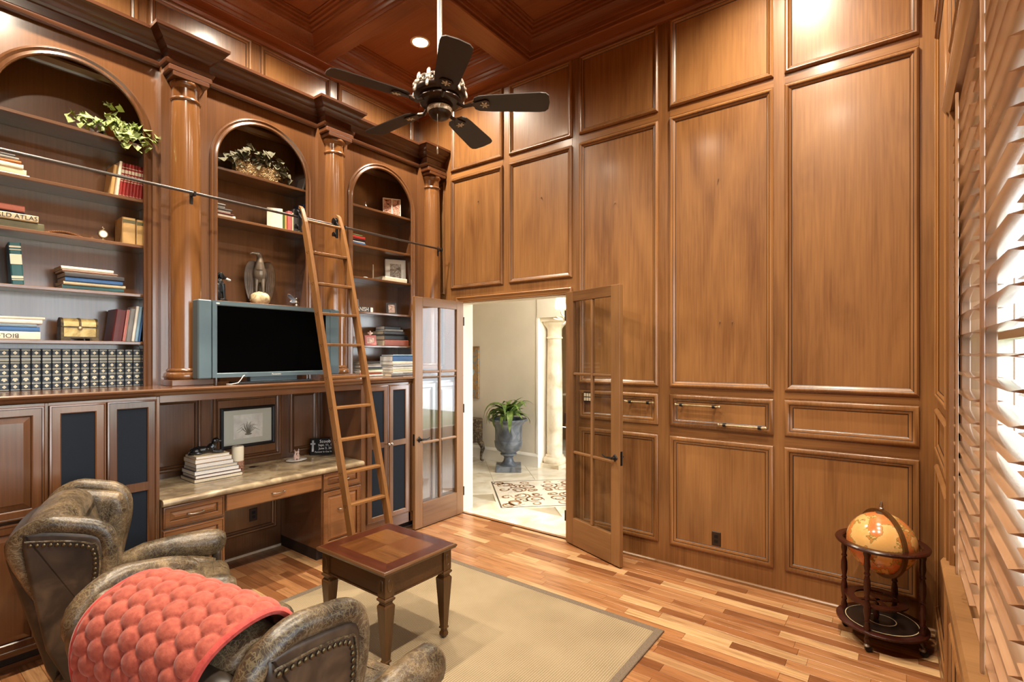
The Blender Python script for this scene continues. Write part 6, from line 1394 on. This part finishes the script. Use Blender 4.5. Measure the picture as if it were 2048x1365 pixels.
sf = thing('pair_figurine', 'tiny pale figurine of a huddled pair standing on the plate', 'figurine', (-4.50, 2.575, zd+0.0108))
f_ = MB()
for s in (-1, 1): f_.ell((0, s*0.014, 0.030), (0.016, 0.015, 0.032), 10, 8); f_.ell((0.004, s*0.012, 0.072), (0.011, 0.011, 0.014), 10, 8); f_.ell((0.0, s*0.02, 0.092), (0.006, 0.005, 0.012), 8, 6)
remesh(f_.build('body', 'pic_pink', sf, smooth=60), 0.003)
pq = thing('memorial_plaque', 'black stone memorial plaque with a cross leaning at the back of the desk', 'plaque', (-4.578, 2.878, zd), R(52))
plain('black_stone', srgb(10, 11, 12), 0.35, spec=0.15)
Mq = Matrix.Rotation(R(-12), 4, 'X')
MB().cbox(-0.105, 0.0, 0.0, 0.105, 0.016, 0.165, 0.002).xf(Mq).build('slab', 'black_stone', pq)
MB().box(-0.088, -0.0015, 0.035, -0.070, 0.0, 0.145).box(-0.102, -0.0015, 0.103, -0.056, 0.0, 0.119).xf(Mq).build('cross', 'cover_silver', pq)
for s_, sz, zz, xx in (('Scoob', 0.042, 0.132, 0.035), ('Sept. 11, 1', 0.030, 0.096, 0.034), ('June 2, 20', 0.030, 0.064, 0.036), ('Forever In Our H', 0.022, 0.030, 0.020)):
    text(s_, sz, 'ink_white', pq, Mq @ Matrix(((1, 0, 0, xx), (0, 0, -1, -0.0008), (0, 1, 0, zz), (0, 0, 0, 1))), depth=0.0004)
# ---- framed plant print in the desk niche
blotch('etching_paper', [(0.3, srgb(206, 200, 186)), (0.7, srgb(232, 228, 214))], 16, 0.7); plain('mat_board', srgb(196, 194, 176), 0.8)
fp = thing('framed_print', 'black framed botanical print of a spiky plant hanging above the desk', 'picture', (XN+0.02, 2.235, 1.0), world=True)
mp_ = mleft(XN+0.006)
MB().frame(1.995, 0.998, 2.475, 1.360, [(0, 0), (0, 0.024), (0.008, 0.028), (0.022, 0.024), (0.027, 0.012)], mp_).build('frame', 'iron', fp)
MB().box(XN+0.006, 2.01, 1.012, XN+0.012, 2.46, 1.346).build('mat_board', 'mat_board', fp); MB().box(XN+0.006, 2.105, 1.075, XN+0.0135, 2.365, 1.290).build('print', 'etching_paper', fp)
pk = MB()
for k in range(17):
    a = R(-80+160*k/16); L = 0.085+0.02*math.sin(k*2.1)
    pk.tube([(XN+0.0138, 2.235+0.008*math.sin(a), 1.115), (XN+0.0138, 2.235+L*0.6*math.sin(a), 1.115+L*0.85*math.cos(a)*0.9+0.03), (XN+0.0138, 2.235+L*1.1*math.sin(a), 1.115+L*math.cos(a)*0.9+0.02-0.02*abs(math.sin(a)))], [0.0022, 0.002, 0.0008], 4)
pk.ell((XN+0.0138, 2.235, 1.110), (0.0005, 0.035, 0.010), 10, 4)
plain('etch_ink', srgb(120, 112, 96), 0.8); pk.build('plant_drawing', 'etch_ink', fp)
# ---- outlets, switch, brass rods, nails on the panelled wall
def outlet(label, m, a, b, h0, cat='outlet'):
    t = thing('wall_outlet', label, cat, m(a, b, h0), world=True)
    MB().frame(a-0.036, b-0.058, a+0.036, b+0.058, [(0, h0-0.002), (0.0, h0+0.003), (0.004, h0+0.006), (0.036, h0+0.006)], m).build('plate', 'outlet_brown', t)
    for dz in (-0.020, 0.020):
        MB().prism([(a-0.015, b+dz-0.013), (a+0.015, b+dz-0.013), (a+0.015, b+dz+0.013), (a-0.015, b+dz+0.013)], m, h0+0.005, h0+0.0078).build('socket', 'iron', t)
outlet('brown electrical outlet low on the panelled wall', mback, -1.202, 0.317, 0.002)
outlet('brown electrical outlet in the desk kneehole', mleft(XN), 2.285, 0.36, 0.002)
sp_ = thing('switch_plate', 'dark switch plate on the wall seen through the brown door leaf', 'switch', mback(-2.385, 1.425, 0.0), world=True)
MB().prism([(-2.43, 1.375), (-2.345, 1.375), (-2.345, 1.475), (-2.43, 1.475)], mback, 0.018, 0.026).build('plate', 'outlet_brown', sp_)
for i in range(3):
    for j in range(2): MB().prism([(-2.423+0.026*i, 1.39+0.04*j), (-2.404+0.026*i, 1.39+0.04*j), (-2.404+0.026*i, 1.42+0.04*j), (-2.423+0.026*i, 1.42+0.04*j)], mback, 0.025, 0.029).build('button', 'paper', sp_)
for k, (xa, xb, z, lab) in enumerate(((-1.985, -1.725, 1.408, 'antique brass hanging rod on the wall beside the brown door leaf'), (-1.522, -1.165, 1.407, 'antique brass hanging rod, upper of the two in the middle wall panel'), (-1.172, -0.822, 1.264, 'antique brass hanging rod, lower of the two in the middle wall panel'))):
    t = thing('hanging_rod', lab, 'wall rod', ((xa+xb)/2, YB-0.04, z), world=True, group='brass hanging rods')
    MB().tube([(xa+0.01, YB-0.055, z), (xb-0.01, YB-0.055, z)], 0.0085, 10).build('rod', 'brass_old', t, smooth=50)
    for xx in (xa, xb): MB().ell((xx, YB-0.055, z), (0.014, 0.013, 0.013), 12, 8).build('end_ball', 'brass_old', t, smooth=60)
    for xx in (xa+0.045, xb-0.045):
        MB().tube([(xx, YB-0.003, z), (xx, YB-0.055, z)], 0.009, 8).lathe([(0.015, -0.011), (0.015, 0.011)], 12, Matrix.Translation((xx, YB-0.055, z)) @ Matrix.Rotation(R(90), 4, 'Y')).build('bracket', 'iron', t, smooth=40)
for x, z, lab in ((-1.184, 3.267, 'small nail high in the middle tall wall panel'), (-1.173, 2.094, 'small nail low in the middle tall wall panel, left of a pair'), (-1.076, 2.09, 'small nail low in the middle tall wall panel, right of a pair'), (-2.933, 3.444, 'small nail in the panel above the doorway centre'), (-3.79, 3.558, 'small nail in the panel above the left door leaf'), (-2.109, 3.24, 'small nail in the tall panel above the brown door leaf')):
    t = thing('picture_nail', lab, 'nail', (x, YB-0.002, z))
    MB().tube([(0, 0, 0), (0, -0.014, 0.004)], 0.0025, 6).build('shank', 'nickel', t); MB().tube([(0, -0.010, -0.012), (0, -0.014, 0.004), (0, -0.004, 0.012)], 0.003, 5).build('hook', 'nickel', t, smooth=40)
